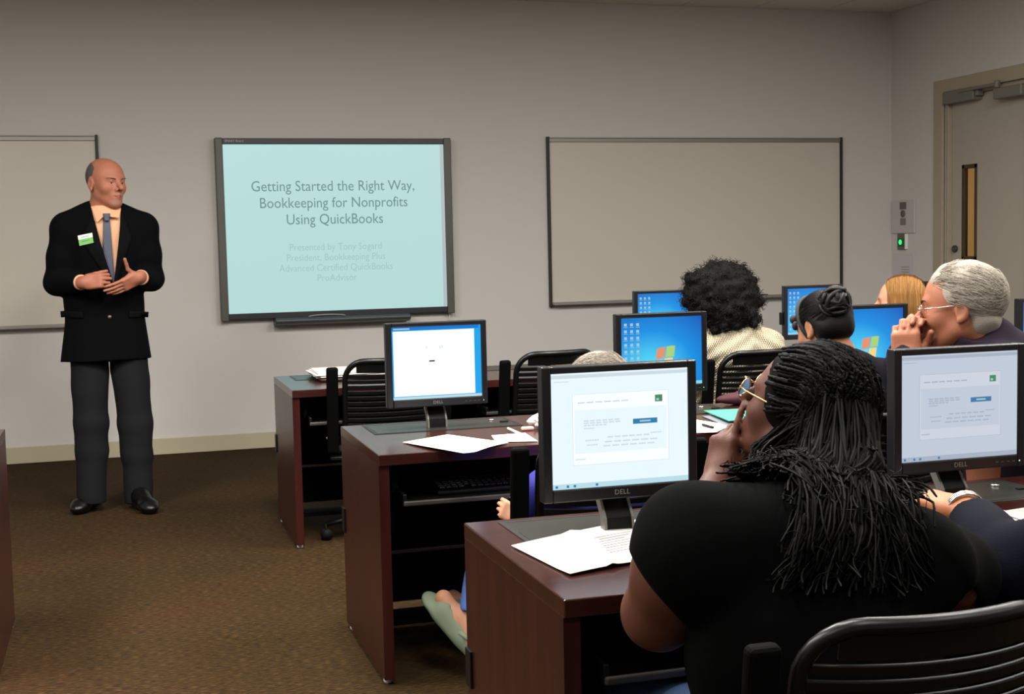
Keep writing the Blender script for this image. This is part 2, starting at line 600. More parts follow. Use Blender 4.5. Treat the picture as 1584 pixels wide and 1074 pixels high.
XD = .765
ROW = {1: 6.804, 2: 4.776, 3: 2.975}      # far edges of the three rows
desk0 = make_desk('nearest mahogany desk by the aisle, holding a monitor and a creased sheet')
spots = [(XD, ROW[3], None),
         (XD + 1.722, ROW[3], 'mahogany desk of the nearest row, its left end hidden behind the navy-sleeved arm'),
         (XD + .007, ROW[2], 'mahogany desk in the middle row with the open keyboard tray at its aisle end'),
         (XD + 1.729, ROW[2], 'mahogany desk in the middle row in front of the woman with the hair bun'),
         (XD, ROW[1], 'mahogany desk nearest the front wall at the aisle, its hatches closed over the monitors'),
         (XD + 1.722, ROW[1], 'mahogany desk in the front row before the woman in the cream sweater'),
         (XD + 3.444, ROW[1], 'mahogany desk in the front row before the blonde woman, nearest the door wall'),
         (-.413 - DW, 5.262, 'mahogany desk cut off at the left edge of the photo, across the aisle')]
for i, (x, y, lb) in enumerate(spots):
    o = desk0 if i == 0 else copy_tree(desk0)
    o.location = (x, y, 0)
    if lb: o['label'] = lb

# ================================================================== MONITORS
MW, MH = .368, .302
AW, AH = .325, .257
AX, AZ0 = .022, .029
blue = bpy.data.materials.new('desktop_wallpaper')
blue.use_nodes = True
nt = blue.node_tree
b_ = nt.nodes['Principled BSDF']
b_.inputs['Base Color'].default_value = lin('#050505')
b_.inputs['Roughness'].default_value = .35
tc = nt.nodes.new('ShaderNodeTexCoord')
mp = nt.nodes.new('ShaderNodeMapping')
mp.inputs['Location'].default_value = (-.12, 0, -.075)
mp.inputs['Scale'].default_value = (1, 0, 1.2)
gr = nt.nodes.new('ShaderNodeTexGradient')
gr.gradient_type = 'SPHERICAL'
sc_ = nt.nodes.new('ShaderNodeVectorMath')
sc_.operation = 'SCALE'
sc_.inputs['Scale'].default_value = 2.9
nt.links.new(tc.outputs['Object'], mp.inputs[0])
nt.links.new(mp.outputs[0], sc_.inputs[0])
nt.links.new(sc_.outputs[0], gr.inputs[0])
rp = nt.nodes.new('ShaderNodeValToRGB')
e = rp.color_ramp.elements
e[0].position, e[0].color = .05, lin('#0b4cb0')
e[1].position, e[1].color = .9, lin('#4fd6f6')
q = e.new(.5)
q.color = lin('#0a90e4')
nt.links.new(gr.outputs[0], rp.inputs[0])
nt.links.new(rp.outputs[0], b_.inputs['Emission Color'])
b_.inputs['Emission Strength'].default_value = 1
E_ = {k: emat('screen_' + k, c, s) for k, (c, s) in {
    'white': ('#ffffff', 1.15), 'paleblue': ('#e0eff8', 1.1), 'panel': ('#f0f8fa', 1.1), 'line': ('#cfdde3', 1.0), 'cyan': ('#8ed2ec', 1), 'sky': ('#1aa4ec', 1), 'deep': ('#0c78d0', 1),
    'icon': ('#b6dcec', .8), 'red': ('#e8926e', 1), 'green': ('#a9d27a', 1), 'yellow': ('#f0d98a', 1), 'lblue': ('#7fd4ee', 1), 'button': ('#2f86b4', .9), 'logo': ('#4f9a6a', .8), 'dark': ('#333333', .5),
    'task': ('#bfe3ef', .95), 'dim': ('#ccd6e6', .88), 'dimp': ('#d9e0ec', .88), 'diml': ('#b4c0d2', .85), 'dimb': ('#4f86b8', .8)}.items()}


def screen(kind, parent):
    """the lit picture: one mesh of thin layers on the panel; x right, z up, from the lower left of the lit area"""
    keys = []
    mb = MB()
    lay = [0.0]

    def q(x0, z0, x1, z1, k, up=True):
        if k not in keys: keys.append(k)
        if up: lay[0] += .00006
        y = -.0005 - lay[0]
        mb.poly([(x0 * AW, y, z0 * AH), (x1 * AW, y, z0 * AH), (x1 * AW, y, z1 * AH), (x0 * AW, y, z1 * AH)], keys.index(k))
    if kind == 'desktop':
        keys.append('BLUE')
        mb.poly([(0, -.0004, 0), (AW, -.0004, 0), (AW, -.0004, AH), (0, -.0004, AH)], 0)
        q(0, 0, 1, .045, 'cyan')
        for c in range(3):
            for r in range(9 - 2 * (c == 2)):
                q(.035 + c * .075, .885 - r * .098, .07 + c * .075, .925 - r * .098, 'icon', False)
                q(.03 + c * .075, .865 - r * .098, .078 + c * .075, .872 - r * .098, 'icon', False)
        # four-pane waving flag
        def pane(x0, x1, z0, z1, k):
            if k not in keys: keys.append(k)
            n = 8
            top = [(x0 + (x1 - x0) * i / n, z1) for i in range(n + 1)]
            bot = [(x0 + (x1 - x0) * i / n, z0) for i in range(n + 1)]
            wv = lambda x: .016 * math.sin((x - .5) * 15)
            sk = lambda x, z: x + (z - .38) * .12
            mb.poly([(sk(x, z) * AW, -.0009, (z + wv(x)) * AH) for x, z in bot] + [(sk(x, z) * AW, -.0009, (z + wv(x)) * AH) for x, z in reversed(top)], keys.index(k))
        pane(.42, .525, .40, .56, 'red')
        pane(.54, .645, .40, .56, 'green')
        pane(.41, .515, .235, .385, 'lblue')
        pane(.53, .635, .215, .385, 'yellow')
    elif kind == 'page':
        q(0, 0, 1, 1, 'sky')
        q(0, .955, .98, 1, 'deep')
        q(.02, .965, .2, .985, 'icon')
        q(.005, .0, 1, .035, 'task')
        q(.015, .045, .925, .945, 'white')
        q(.93, .045, 1, .955, 'sky')
        q(.41, .51, .475, .53, 'dark')
        for i, (x, z) in enumerate(((.38, .69), .0) if False else ((.38, .69), (.53, .69), (.555, .70))):
            q(x, z, x + .012, z + .035, 'line')
        for x in (.40, .45, .47):
            q(x, .475, x + .02, .485, 'line')
    else:
        dim = kind == 'dialog_dim'
        bg, pan, ln, bt = ('dim', 'dimp', 'diml', 'dimb') if dim else ('paleblue', 'panel', 'line', 'button')
        q(0, 0, 1, 1, bg)
        q(0, .955, 1, .985, ln)
        q(.02, .925, .13, .932, ln)
        q(0, 0, 1, .045, 'task' if not dim else ln)
        for x in (.02, .1, .15, .31):
            q(x, .012, x + .018, .033, 'button')
        q(.15, .2, .855, .815, ln)
        q(.153, .203, .852, .812, pan)
        q(.165, .30, .84, .68, bg)
        q(.755, .715, .81, .775, 'logo')
        q(.765, .725, .785, .745, 'icon')
        q(.59, .53, .77, .575, bt)
        q(.64, .545, .72, .56, 'icon')
        for k, (x0, x1, z) in enumerate(((.19, .57, .735), (.23, .5, .575), (.23, .505, .555), (.23, .4, .535), (.23, .31, .51), (.24, .34, .405), (.40, .72, .425), (.72, .8, .44), (.38, .78, .385), (.25, .33, .365), (.37, .76, .35), (.17, .24, .245))):
            nseg = 6
            for i in range(nseg):
                a = x0 + (x1 - x0) * i / nseg
                q(a, z, a + (x1 - x0) / nseg * .8, z + .012, ln, False)
    ms = [blue if k == 'BLUE' else E_[k] for k in keys]
    o = mb.build('screen_image', ms, parent)
    return o


def make_monitor(kind, label):
    t = empty('monitor', (0, 0, 0), 0, label, 'monitor', 'flat monitors on the desks')
    # origin: desk surface below the middle of the neck; screen faces -y
    z0 = .078
    hs = MB()
    x0 = -MW / 2
    hs.box((x0, -.046, z0), (x0 + AX, -.012, z0 + MH)).box((x0 + AX + AW, -.046, z0), (x0 + MW, -.012, z0 + MH))
    hs.box((x0 + AX, -.046, z0), (x0 + AX + AW, -.012, z0 + AZ0)).box((x0 + AX, -.046, z0 + AZ0 + AH), (x0 + AX + AW, -.012, z0 + MH))
    hs.box((x0 + .004, -.041, z0 + .004), (x0 + MW - .004, -.006, z0 + MH - .004))
    hs.box((x0 + .05, -.006, z0 + .04), (x0 + MW - .05, .022, z0 + MH - .05))
    h = hs.build('housing', M['bezel'], t, .003)
    s = screen(kind, t)
    s.location = (x0 + AX, -.0412, z0 + AZ0)
    text_obj('maker_name', 'DELL', .016, M['alu'], h, (.0, -.0462, z0 + .0145), spacing=1.05)
    for i in range(4):
        MB().box((x0 + MW - .085 + i * .016, -.0468, z0 + .012), (x0 + MW - .077 + i * .016, -.046, z0 + .015)).build('button', M['dkgrey'], h)
    MB().sphere((x0 + MW - .016, -.0463, z0 + .0135), .0018, 6).build('power_light', emat('power_led', '#d5f5d0', 1), h)
    # curved neck with silver edges
    path = [(-.062, -.004), (-.058, .03), (-.035, .06), (-.01, .09), (.0, .14)]
    nk = MB()
    prof = [(y + .036, z) for y, z in path] + [(y + .056, z) for y, z in reversed(path)]
    nk.prism(prof, 0, -.030, .030)
    n_ = nk.build('neck', M['black'], t)
    for sx in (-1, 1):
        r = MB()
        r.prism([(y + .032, z) for y, z in path] + [(y + .060, z) for y, z in reversed(path)], 0, sx * .030, sx * .036)
        r.build('neck_edge', M['grey'], n_)
    return t


def monitor_at(kind, label, x, y, rz=0):
    t = make_monitor(kind, label)
    t.location = (x, y, DH + .0023)
    t.rotation_euler = (0, 0, rz)
    return t


def mon_from_px(kind, label, pxl, pyl, pxr, pyr, yf):
    a, c = A(pxl, pyl, yf), A(pxr, pyr, yf)
    return monitor_at(kind, label, (a[0] + c[0]) / 2, yf + .046)


mon_from_px('dialog', 'monitor on the nearest desk by the aisle showing a white dialog window', 838, 580, 1077, 568, 2.725)
mon_from_px('dialog_dim', 'monitor at the right edge of the photo showing a dimmer dialog window', 1376, 554, 1594, 541, 2.725)
mon_from_px('page', 'monitor showing an almost blank white page, on the middle desk by the aisle', 597, 505, 751, 497, 4.56)
mon_from_px('desktop', 'monitor with the blue desktop picture in the middle row, before the grey-haired woman', 952, 490, 1094, 482, 4.56)
m23 = monitor_at('desktop', 'monitor with the blue desktop picture just left of the clasped hands', A(1405, 461, 4.56)[0] - MW / 2, 4.606)
monitor_at('desktop', 'monitor cut off by the right photo edge, beyond the plum shirt', A(1577, 460, 4.56)[0] + MW / 2, 4.606)
monitor_at('desktop', 'monitor half hidden by the curly dark hair of the woman in the cream sweater', A(981, 449, 6.61)[0] + MW / 2, 6.656)
m12 = mon_from_px('desktop', 'monitor with the blue desktop picture standing before the lower right of the whiteboard', 1211, 438, 1306, 435, 6.61)
MB().box((-MW / 2 - .016, -.035, .078 + .085), (-MW / 2, -.01, .078 + .155)).build('side_clip', M['black'], m12, .004)
monitor_at('desktop', 'monitor almost hidden behind the grey-haired man, only its left edge in view', A(1432, 430, 6.61)[0] + MW / 2, 6.656)

# ================================================================== CHAIRS
def make_chair(label):
    t = empty('office_chair', (0, 0, 0), 0, label, 'chair', 'black slatted swivel chairs')
    # origin: floor under the middle of the seat; faces +y
    zt, zb, hw = .845, .47, .207

    def cy(x, z):
        return -.215 - .055 * (1 - (x / hw) ** 2) - .16 * max(0, z - .47)
    # rim of the shell
    rim = []
    R_ = .085
    for x, z in [(-hw, zb), (-hw, .56), (-hw, .66), (-hw, zt - R_)]:
        rim.append((x, z))
    for a in np.linspace(180, 90, 8)[1:]:
        rim.append((-hw + R_ + R_ * math.cos(math.radians(a)), zt - R_ + R_ * math.sin(math.radians(a))))
    for x in np.linspace(-hw + R_, hw - R_, 9)[1:]:
        rim.append((x, zt))
    for a in np.linspace(90, 0, 8)[1:]:
        rim.append((hw - R_ + R_ * math.cos(math.radians(a)), zt - R_ + R_ * math.sin(math.radians(a))))
    for z in (.66, .56, zb):
        rim.append((hw, z))
    mb = MB()
    mb.tube([(x, cy(x, z), z) for x, z in rim], .0135, 12)
    mb.tube([(x, cy(x, zb), zb) for x in np.linspace(-hw, hw, 9)], .012, 10)
    # wide top band
    top = MB()
    bk = mb.build('backrest', M['chair'], t)
    z = zt - .009
    k = 0
    while z > zb + .01:
        hgt = .044 if k == 0 else .0185
        lim = hw - .008
        if z > zt - R_:
            dz = z - (zt - R_)
            lim = hw - R_ + math.sqrt(max(0, R_ ** 2 - dz ** 2)) - (.002 if k == 0 else .006)
        xs = np.linspace(-lim, lim, 13)
        vs = []
        for x in xs:
            y = cy(x, z)
            y2 = cy(x, z - hgt)
            vs += [(x, y - .005, z), (x, y + .005, z), (x, y2 + .005, z - hgt), (x, y2 - .005, z - hgt)]
        fs = []
        for i in range(len(xs) - 1):
            for j in range(4):
                fs.append((4 * i + j, 4 * i + (j + 1) % 4, 4 * i + 4 + (j + 1) % 4, 4 * i + 4 + j))
        fs += [(3, 2, 1, 0), tuple(4 * (len(xs) - 1) + j for j in range(4))]
        MB().add(vs, fs).build('slat', M['chair'], bk, .0025)
        z -= hgt + .0062
        k += 1
    for sx in (-1, 1):
        mb = MB()
        ang = Matrix.Rotation(.13, 3, 'X')
        mb.box((sx * .266 - .027, -.235, .43), (sx * .266 + .027, -.205, .825), 0, ang, (sx * .266, -.22, .43))
        p = mb.build('upright', M['upright'], t, .011, 3)
        MB().cyl((sx * .266 - .029, -.215, .50), (sx * .266 + .029, -.215, .50), .0055, 10).build('bolt', M['grey'], p)
    # seat with a rounded front
    mb = MB()
    n = 18
    sec = [(-.215, .448), (-.19, .462), (0, .452), (.16, .458), (.215, .447), (.235, .425), (.225, .41), (.15, .415), (-.19, .415), (-.215, .428)]
    vs, fs = [], []
    for i in range(n + 1):
        x = -.235 + .47 * i / n
        e = 1 - .10 * abs(x / .235) ** 6
        for y, z in sec:
            vs.append((x, y * e, .43 + (z - .43) * (1 - .35 * abs(x / .235) ** 8)))
    m_ = len(sec)
    for i in range(n):
        for j in range(m_):
            fs.append((i * m_ + j, i * m_ + (j + 1) % m_, (i + 1) * m_ + (j + 1) % m_, (i + 1) * m_ + j))
    fs += [tuple(range(m_ - 1, -1, -1)), tuple(n * m_ + j for j in range(m_))]
    mb.add(vs, fs, 0, True)
    mb.build('seat', M['seatfab'], t)
    MB().box((-.276, -.21, .395), (.276, -.15, .412)).box((-.12, -.15, .375), (.12, .12, .412)).build('seat_frame', M['black'], t, .004)
    MB().cyl((0, 0, .10), (0, 0, .39), .026, 16).cyl((0, 0, .09), (0, 0, .25), .034, 16).build('column', M['black'], t)
    bs_ = MB().cyl((0, 0, .07), (0, 0, .125), .045, 18).build('base', M['black'], t, .004)
    for i in range(5):
        a = math.radians(90 + 72 * i + 25)
        c, s = math.cos(a), math.sin(a)
        MB().tube([(.03 * c, .03 * s, .105), (.16 * c, .16 * s, .092), (.29 * c, .29 * s, .074)], [.024, .02, .015], 10, flat=((0, 0, 1), .75)).build('base_leg', M['black'], bs_)
        cb = MB()
        ox, oy = .29 * c, .29 * s
        for w in (-.014, .014):
            px_, py_ = ox - s * w, oy + c * w
            cb.cyl((px_ - .009 * -s, py_ - .009 * c, .027), (px_ + .009 * -s, py_ + .009 * c, .027), .026, 14)
        cb.cyl((ox, oy, .03), (ox, oy, .075), .008, 8)
        cb.build('caster', M['blackm'], t)
    return t


ch0 = make_chair('empty black slatted chair pushed under the front desk at the aisle')
_c2 = A(855, 560, 6.05)[0]
chairs = [((1.215, 6.27), -.03, None),
          ((1.98, 6.24), .12, 'empty black slatted chair at the front desk, second from the aisle'),
          ((2.84, 5.775), .05, 'black slatted chair holding the woman in the cream sweater'),
          ((3.74, 5.62), .35, 'black slatted chair under the blonde woman, hidden behind the monitors'),
          ((1.37, 3.80), -.08, 'black slatted chair under the grey-haired woman in blue, one upright showing by the monitor'),
          ((2.27, 3.84), .08, 'black slatted chair under the woman with the hair bun'),
          ((2.52, 3.36), .75, 'black slatted chair under the man in the plum shirt'),
          ((1.135, 1.93), -.02, 'black slatted chair in the foreground at the lower right, behind the woman in black'),
          ((2.06, 1.98), .15, 'black slatted chair under the person in the navy jacket')]
for i, (p, rz, lb) in enumerate(chairs):
    o = ch0 if i == 0 else copy_tree(ch0)
    o.location = (p[0], p[1], 0)
    o.rotation_euler = (0, 0, rz)
    o.scale = (1, 1, 1.035) if i < 3 else (1, 1, 1)
    if lb: o['label'] = lb

# ================================================================== PAPERS AND SMALL THINGS
def sheet(name, corners, z, label, cat, m, group=None, lift=None, thick=.0012, n=14, marks=None):
    """corners: four xy points in order; lift(u,v) raises the sheet"""
    c = [np.array(p[:2]) for p in corners]
    vs, fs = [], []
    for s in (0, 1):
        for i in range(n + 1):
            for j in range(n + 1):
                u, v = i / n, j / n
                p = (c[0] * (1 - u) + c[1] * u) * (1 - v) + (c[3] * (1 - u) + c[2] * u) * v
                vs.append((p[0], p[1], z + (lift(u, v) if lift else 0) + s * thick))
    N = (n + 1) ** 2
    for i in range(n):
        for j in range(n):
            a = i * (n + 1) + j
            fs.append((a, a + 1, a + n + 2, a + n + 1))
            fs.append((N + a, N + a + n + 1, N + a + n + 2, N + a + 1))
    rim = [i * (n + 1) for i in range(n + 1)] + [n * (n + 1) + j for j in range(1, n + 1)] + [i * (n + 1) + n for i in range(n - 1, -1, -1)] + [j for j in range(n - 1, 0, -1)]
    for a, b2 in zip(rim, rim[1:] + rim[:1]):
        fs.append((a, b2, N + b2, N + a))
    mb = MB()
    mb.add(vs, fs, 0, True)
    if marks:
        for (u0, u1, v) in marks:
            q = []
            for u, vv in ((u0, v), (u1, v), (u1, v + .012), (u0, v + .012)):
                p = (c[0] * (1 - u) + c[1] * u) * (1 - vv) + (c[3] * (1 - u) + c[2] * u) * vv
                q.append((p[0], p[1], z + thick + .0009 + (lift(u, vv) if lift else 0)))
            mb.poly(q, 1)
    o = mb.build(name, [m, M['ink']])
    return tag(o, label, cat, group)


ZT = DH + .0008
w3 = [AZ(*p, DH) for p in ((791, 847), (995, 805), (1010, 868), (882, 893))]
sheet('sheet_of_paper', w3, ZT + .0025, 'large creased white sheet on the nearest desk, below its monitor', 'paper', M['paper'], None,
      lambda u, v: .006 * max(0, 1 - abs(u - .42 - .1 * v) / .06) + .010 * (u * (1 - u)) + .012 * max(0, v - .8) * (1 - u), marks=[(.55 + .02 * (i % 2), .9 - .05 * (i % 3), .28 + .06 * i) for i in range(8)])
w2 = [AZ(*p, DH) for p in ((623, 686), (692, 674), (787, 687), (717, 709))]
sheet('sheet_of_paper', w2, ZT + .002, 'white sheet hanging over the edge of the middle desk above the keyboard', 'paper', M['paper'], None,
      lambda u, v: .012 * max(0, .25 - u) * 4 * v + .006 * math.sin(u * 3) * v)
w2b = [AZ(*p, DH) for p in ((760, 675), (812, 671), (832, 684), (767, 685))]
sheet('envelope', w2b, ZT, 'small white slip with a pen on it beside the hanging sheet', 'paper', M['paper'], None, lambda u, v: .001)
a_, c_ = AZ(786, 667, DH), AZ(806, 676, DH)
tag(MB().cyl((a_[0], a_[1], DH + .009), (c_[0], c_[1], DH + .009), .0045, 10).build('pen', M['white']), 'white pen lying on the small slip of paper on the middle desk', 'pen')
# crumpled tissue and pink eraser
cr = MB()
tp = AZ(838, 663, DH)
rr = np.random.default_rng(3)
n = 8
vs, fs = [], []
for i in range(n + 1):
    for j in range(2 * n):
        t_, p_ = math.pi * i / n, math.pi * j / n
        r_ = .035 * (1 + .45 * (rr.random() - .5))
        vs.append((tp[0] + 1.3 * r_ * math.sin(t_) * math.cos(p_), tp[1] + r_ * math.sin(t_) * math.sin(p_), DH + .026 + .7 * r_ * math.cos(t_)))
for i in range(n):
    for j in range(2 * n):
        fs.append((i * 2 * n + j, (i + 1) * 2 * n + j, (i + 1) * 2 * n + (j + 1) % (2 * n), i * 2 * n + (j + 1) % (2 * n)))
cr.add(vs, fs)
tag(cr.build('tissue', M['paper']), 'crumpled white tissue on the middle desk beside the big monitor', 'tissue')
tp2 = AZ(816, 666, DH)
tag(MB().box((tp2[0] - .022, tp2[1] - .012, DH + .0005), (tp2[0] + .022, tp2[1] + .012, DH + .013)).build('eraser', mat('pink_rubber', '#d8a8a0', .7), None, .005), 'pink eraser lying left of the crumpled tissue', 'eraser')
w22 = [AZ(*p, DH) for p in ((1060, 648), (1131, 659), (1108, 670), (1045, 672))]
sheet('sheet_of_paper', w22, ZT, 'white sheet with a black pen on it, on the middle desk before the grey-haired woman', 'paper', M['paper'], None, lambda u, v: .001)
a_, c_ = AZ(1087, 661, DH), AZ(1103, 665, DH)
tag(MB().cyl((a_[0], a_[1], DH + .008), (c_[0], c_[1], DH + .008), .0045, 10).build('pen', M['black']), 'black pen lying on the white sheet beside the teal folder', 'pen')
wt = [AZ(*p, DH) for p in ((1088, 640), (1150, 637), (1165, 655), (1128, 658))]
sheet('folder', wt, ZT + .004, 'teal folder with a grey underside on the middle desk', 'folder', M['teal'], None, lambda u, v: .004 + .004 * v, .004)
wt2 = [AZ(*p, DH) for p in ((1086, 645), (1150, 641), (1165, 661), (1132, 664))]
sheet('card', wt2, ZT, 'grey card lying under the teal folder', 'card', M['greycard'], None, None, .0025)
bp_ = AZ(1132, 627, DH)
bg_ = MB()
vs, fs = [], []
n = 12
for i in range(n + 1):
    for j in range(2 * n):
        t_, p_ = math.pi * i / n, math.pi * j / n
        sx_, sz_ = math.sin(t_) ** .6, math.cos(t_)
        vs.append((bp_[0] + .02 + .085 * sx_ * math.cos(p_), bp_[1] + .04 * sx_ * math.sin(p_), DH + .0245 + .024 * sz_ * (1 + .25 * math.cos(p_))))
for i in range(n):
    for j in range(2 * n):
        fs.append((i * 2 * n + j, (i + 1) * 2 * n + j, (i + 1) * 2 * n + (j + 1) % (2 * n), i * 2 * n + (j + 1) % (2 * n)))
bg_.add(vs, fs, 0, True)
tag(bg_.build('pouch', M['burg']), 'dark burgundy pouch at the back of the middle desk', 'pouch')
w32 = [AZ(*p, DH) for p in ((1536, 802), (1560, 798), (1640, 830), (1560, 836))]
sheet('sheet_of_paper', w32, ZT, 'white sheet beyond the navy sleeve at the right edge of the photo', 'paper', M['paper'], None, lambda u, v: .001)
w33 = [AZ(*p, DH) for p in ((1535, 796), (1546, 794), (1650, 826), (1640, 830))]
sheet('sheet_of_paper', [(p[0] + .01, p[1] + .02) for p in w33], ZT + .004, 'narrow folded white strip of paper at the right edge beside the navy sleeve', 'paper', M['paper'], None, lambda u, v: .001)
w34 = [AZ(*p, DH) for p in ((1556, 793), (1600, 786), (1640, 800), (1600, 806))]
sheet('leaflet', w34, ZT + .001, 'pale printed leaflet behind the papers at the right edge', 'paper', mat('leaflet_paper', '#b9aea3', .7), None, None, .003, marks=[(.1, .9, .2), (.1, .8, .4), (.1, .9, .6)])
# row 1: paper stack on a dark folder
fx = [AZ(484, 586, DH), AZ(600, 574, DH), AZ(600, 590, DH), AZ(492, 594, DH)]
sheet('folder', [(.93, 6.84), (1.62, 6.86), (1.62, 6.45), (.96, 6.42)][0:4] if False else [(.945, 6.72), (1.50, 6.74), (1.50, 6.40), (.945, 6.38)], ZT + .002, 'dark folder under the loose papers on the front desk', 'folder', mat('dark_folder', '#2a1512', .5), None, lambda u, v: .0, .012)
stack = MB()
for k in range(6):
    a = .09 * math.sin(k * 2.3)
    dx, dy = .012 * math.sin(k * 1.7), .010 * math.cos(k * 2.9)
    z = DH + .0165 + k * .0042
    stack.box((.93 + dx + .0, 6.42 + dy, z), (1.47 + dx, 6.73 + dy, z + .0035), 0, Matrix.Rotation(a * .5, 3, 'Z'))
tag(stack.build('paper_stack', M['paper']), 'uneven stack of white papers on the dark folder on the front desk', 'papers')

# keyboard on the open tray
kb = empty('keyboard', (1.20, 4.19, .5915), 0, 'black keyboard on the open tray of the middle desk', 'keyboard')
mb = MB()
mb.prism([(-.075, 0), (.075, 0), (.075, .024), (.06, .026), (-.07, .014), (-.075, .011)], 0, -.225, .225)
mb.build('keyboard_body', M['black'], kb, .003)
mb = MB()
for r in range(6):
    n = 20 if r else 17
    for k in range(n):
        w = .0205
        x = -.215 + k * .0216 + (.02 if r == 0 and k > 3 else 0)
        y = -.06 + r * .0215
        z = .016 + (y + .07) * .093
        if r == 5 - 5 and 4 <= k <= 8:
            w = .0218
        mb.box((x, y, z), (x + w * .88, y + .0175, z + .007))
mb.build('keys', mat('key_plastic', '#131314', .3), kb, .0018)
# ================================================================== SMOOTH BODIES
# a body or garment is described by rounded limbs and ellipsoids that melt into each other; the surface is then
# meshed in one piece
def V3(*a):
    return np.array(a, float)


def unit(v):
    v = np.asarray(v, float)
    return v / np.linalg.norm(v)


def cone(a, b, ra, rb, k=.02, flat=None, fac=1., cut=None, cuta=None, neg=False):
    """tapered limb; flat=axis squashed by fac; cut/cuta=plane normal that ends it flat at b / a"""
    return dict(t='c', a=np.asarray(a, float), b=np.asarray(b, float), ra=ra, rb=rb, k=k, n=None if flat is None else unit(flat), f=fac,
                cut=None if cut is None else (unit(np.asarray(b) - np.asarray(a)) if cut is True else unit(cut)),
                cuta=None if cuta is None else (unit(np.asarray(a) - np.asarray(b)) if cuta is True else unit(cuta)), neg=neg)


def ell(c, r, R=None, k=.02, neg=False):
    return dict(t='e', c=np.asarray(c, float), r=np.asarray(r, float), R=R, k=k, neg=neg)


def plane(p, n):
    """cuts away everything on the side the normal points to"""
    return dict(t='p', c=np.asarray(p, float), n=unit(n), k=0, neg=False)


def box_(c, h, R=None, rnd=.01, k=.02, neg=False):
    return dict(t='b', c=np.asarray(c, float), h=np.asarray(h, float), R=R, rnd=rnd, k=k, neg=neg)


def pd(p, P):
    if p['t'] == 'c':
        a, ba = p['a'], p['b'] - p['a']
        pa = P - a
        if p['n'] is not None:
            g = 1 / p['f'] - 1
            pa = pa + np.outer(pa @ p['n'], p['n']) * g
            ba = ba + p['n'] * (ba @ p['n']) * g
        h = np.clip(pa @ ba / (ba @ ba), 0, 1)
        d = np.linalg.norm(pa - h[:, None] * ba, axis=1) - (p['ra'] + h * (p['rb'] - p['ra']))
        if p['n'] is not None:
            d = d * min(1, p['f'] * 1.2)
        if p['cut'] is not None:
            d = np.maximum(d, (P - p['b']) @ p['cut'])
        if p['cuta'] is not None:
            d = np.maximum(d, (P - p['a']) @ p['cuta'])
        return d
    if p['t'] == 'e':
        q = P - p['c']
        if p['R'] is not None:
            q = q @ p['R']
        k0 = np.linalg.norm(q / p['r'], axis=1)
        k1 = np.linalg.norm(q / p['r'] ** 2, axis=1) + 1e-9
        return k0 * (k0 - 1) / k1
    if p['t'] == 'b':
        q = P - p['c']
        if p['R'] is not None:
            q = q @ p['R']
        q = np.abs(q) - (p['h'] - p['rnd'])
        return np.linalg.norm(np.maximum(q, 0), axis=1) + np.minimum(q.max(axis=1), 0) - p['rnd']
    return (P - p['c']) @ p['n']


def fold(prims, P):
    d = None
    for p in prims:
        e = pd(p, P)
        k = p['k']
        if d is None:
            d = e
        elif p['t'] == 'p':
            d = np.maximum(d, e)
        elif p['neg']:
            if k > 0:
                h = np.clip(.5 - .5 * (d + e) / k, 0, 1)
                d = d * (1 - h) - e * h + k * h * (1 - h)
            else:
                d = np.maximum(d, -e)
        else:
            if k > 0:
                h = np.clip(.5 + .5 * (e - d) / k, 0, 1)
                d = e * (1 - h) + d * h - k * h * (1 - h)
            else:
                d = np.minimum(d, e)
    return d


CORN = np.array([(i, j, k) for i in (0, 1) for j in (0, 1) for k in (0, 1)])
EDG = [(a, b) for a in range(8) for b in range(a + 1, 8) if np.abs(CORN[a] - CORN[b]).sum() == 1]


def bounds(prims):
    lo, hi = [], []
    for p in prims:
        if p["neg"] or p["t"] == "p":
            continue
        if p['t'] == 'c':
            r = max(p['ra'], p['rb'])
            lo.append(np.minimum(p['a'], p['b']) - r)
            hi.append(np.maximum(p['a'], p['b']) + r)
        else:
            r = (p['r'] if p['t'] == 'e' else p['h']).max() * (1 if p['t'] == 'e' else 1.5)
            lo.append(p['c'] - r)
            hi.append(p['c'] + r)
    return np.min(lo, 0), np.max(hi, 0)


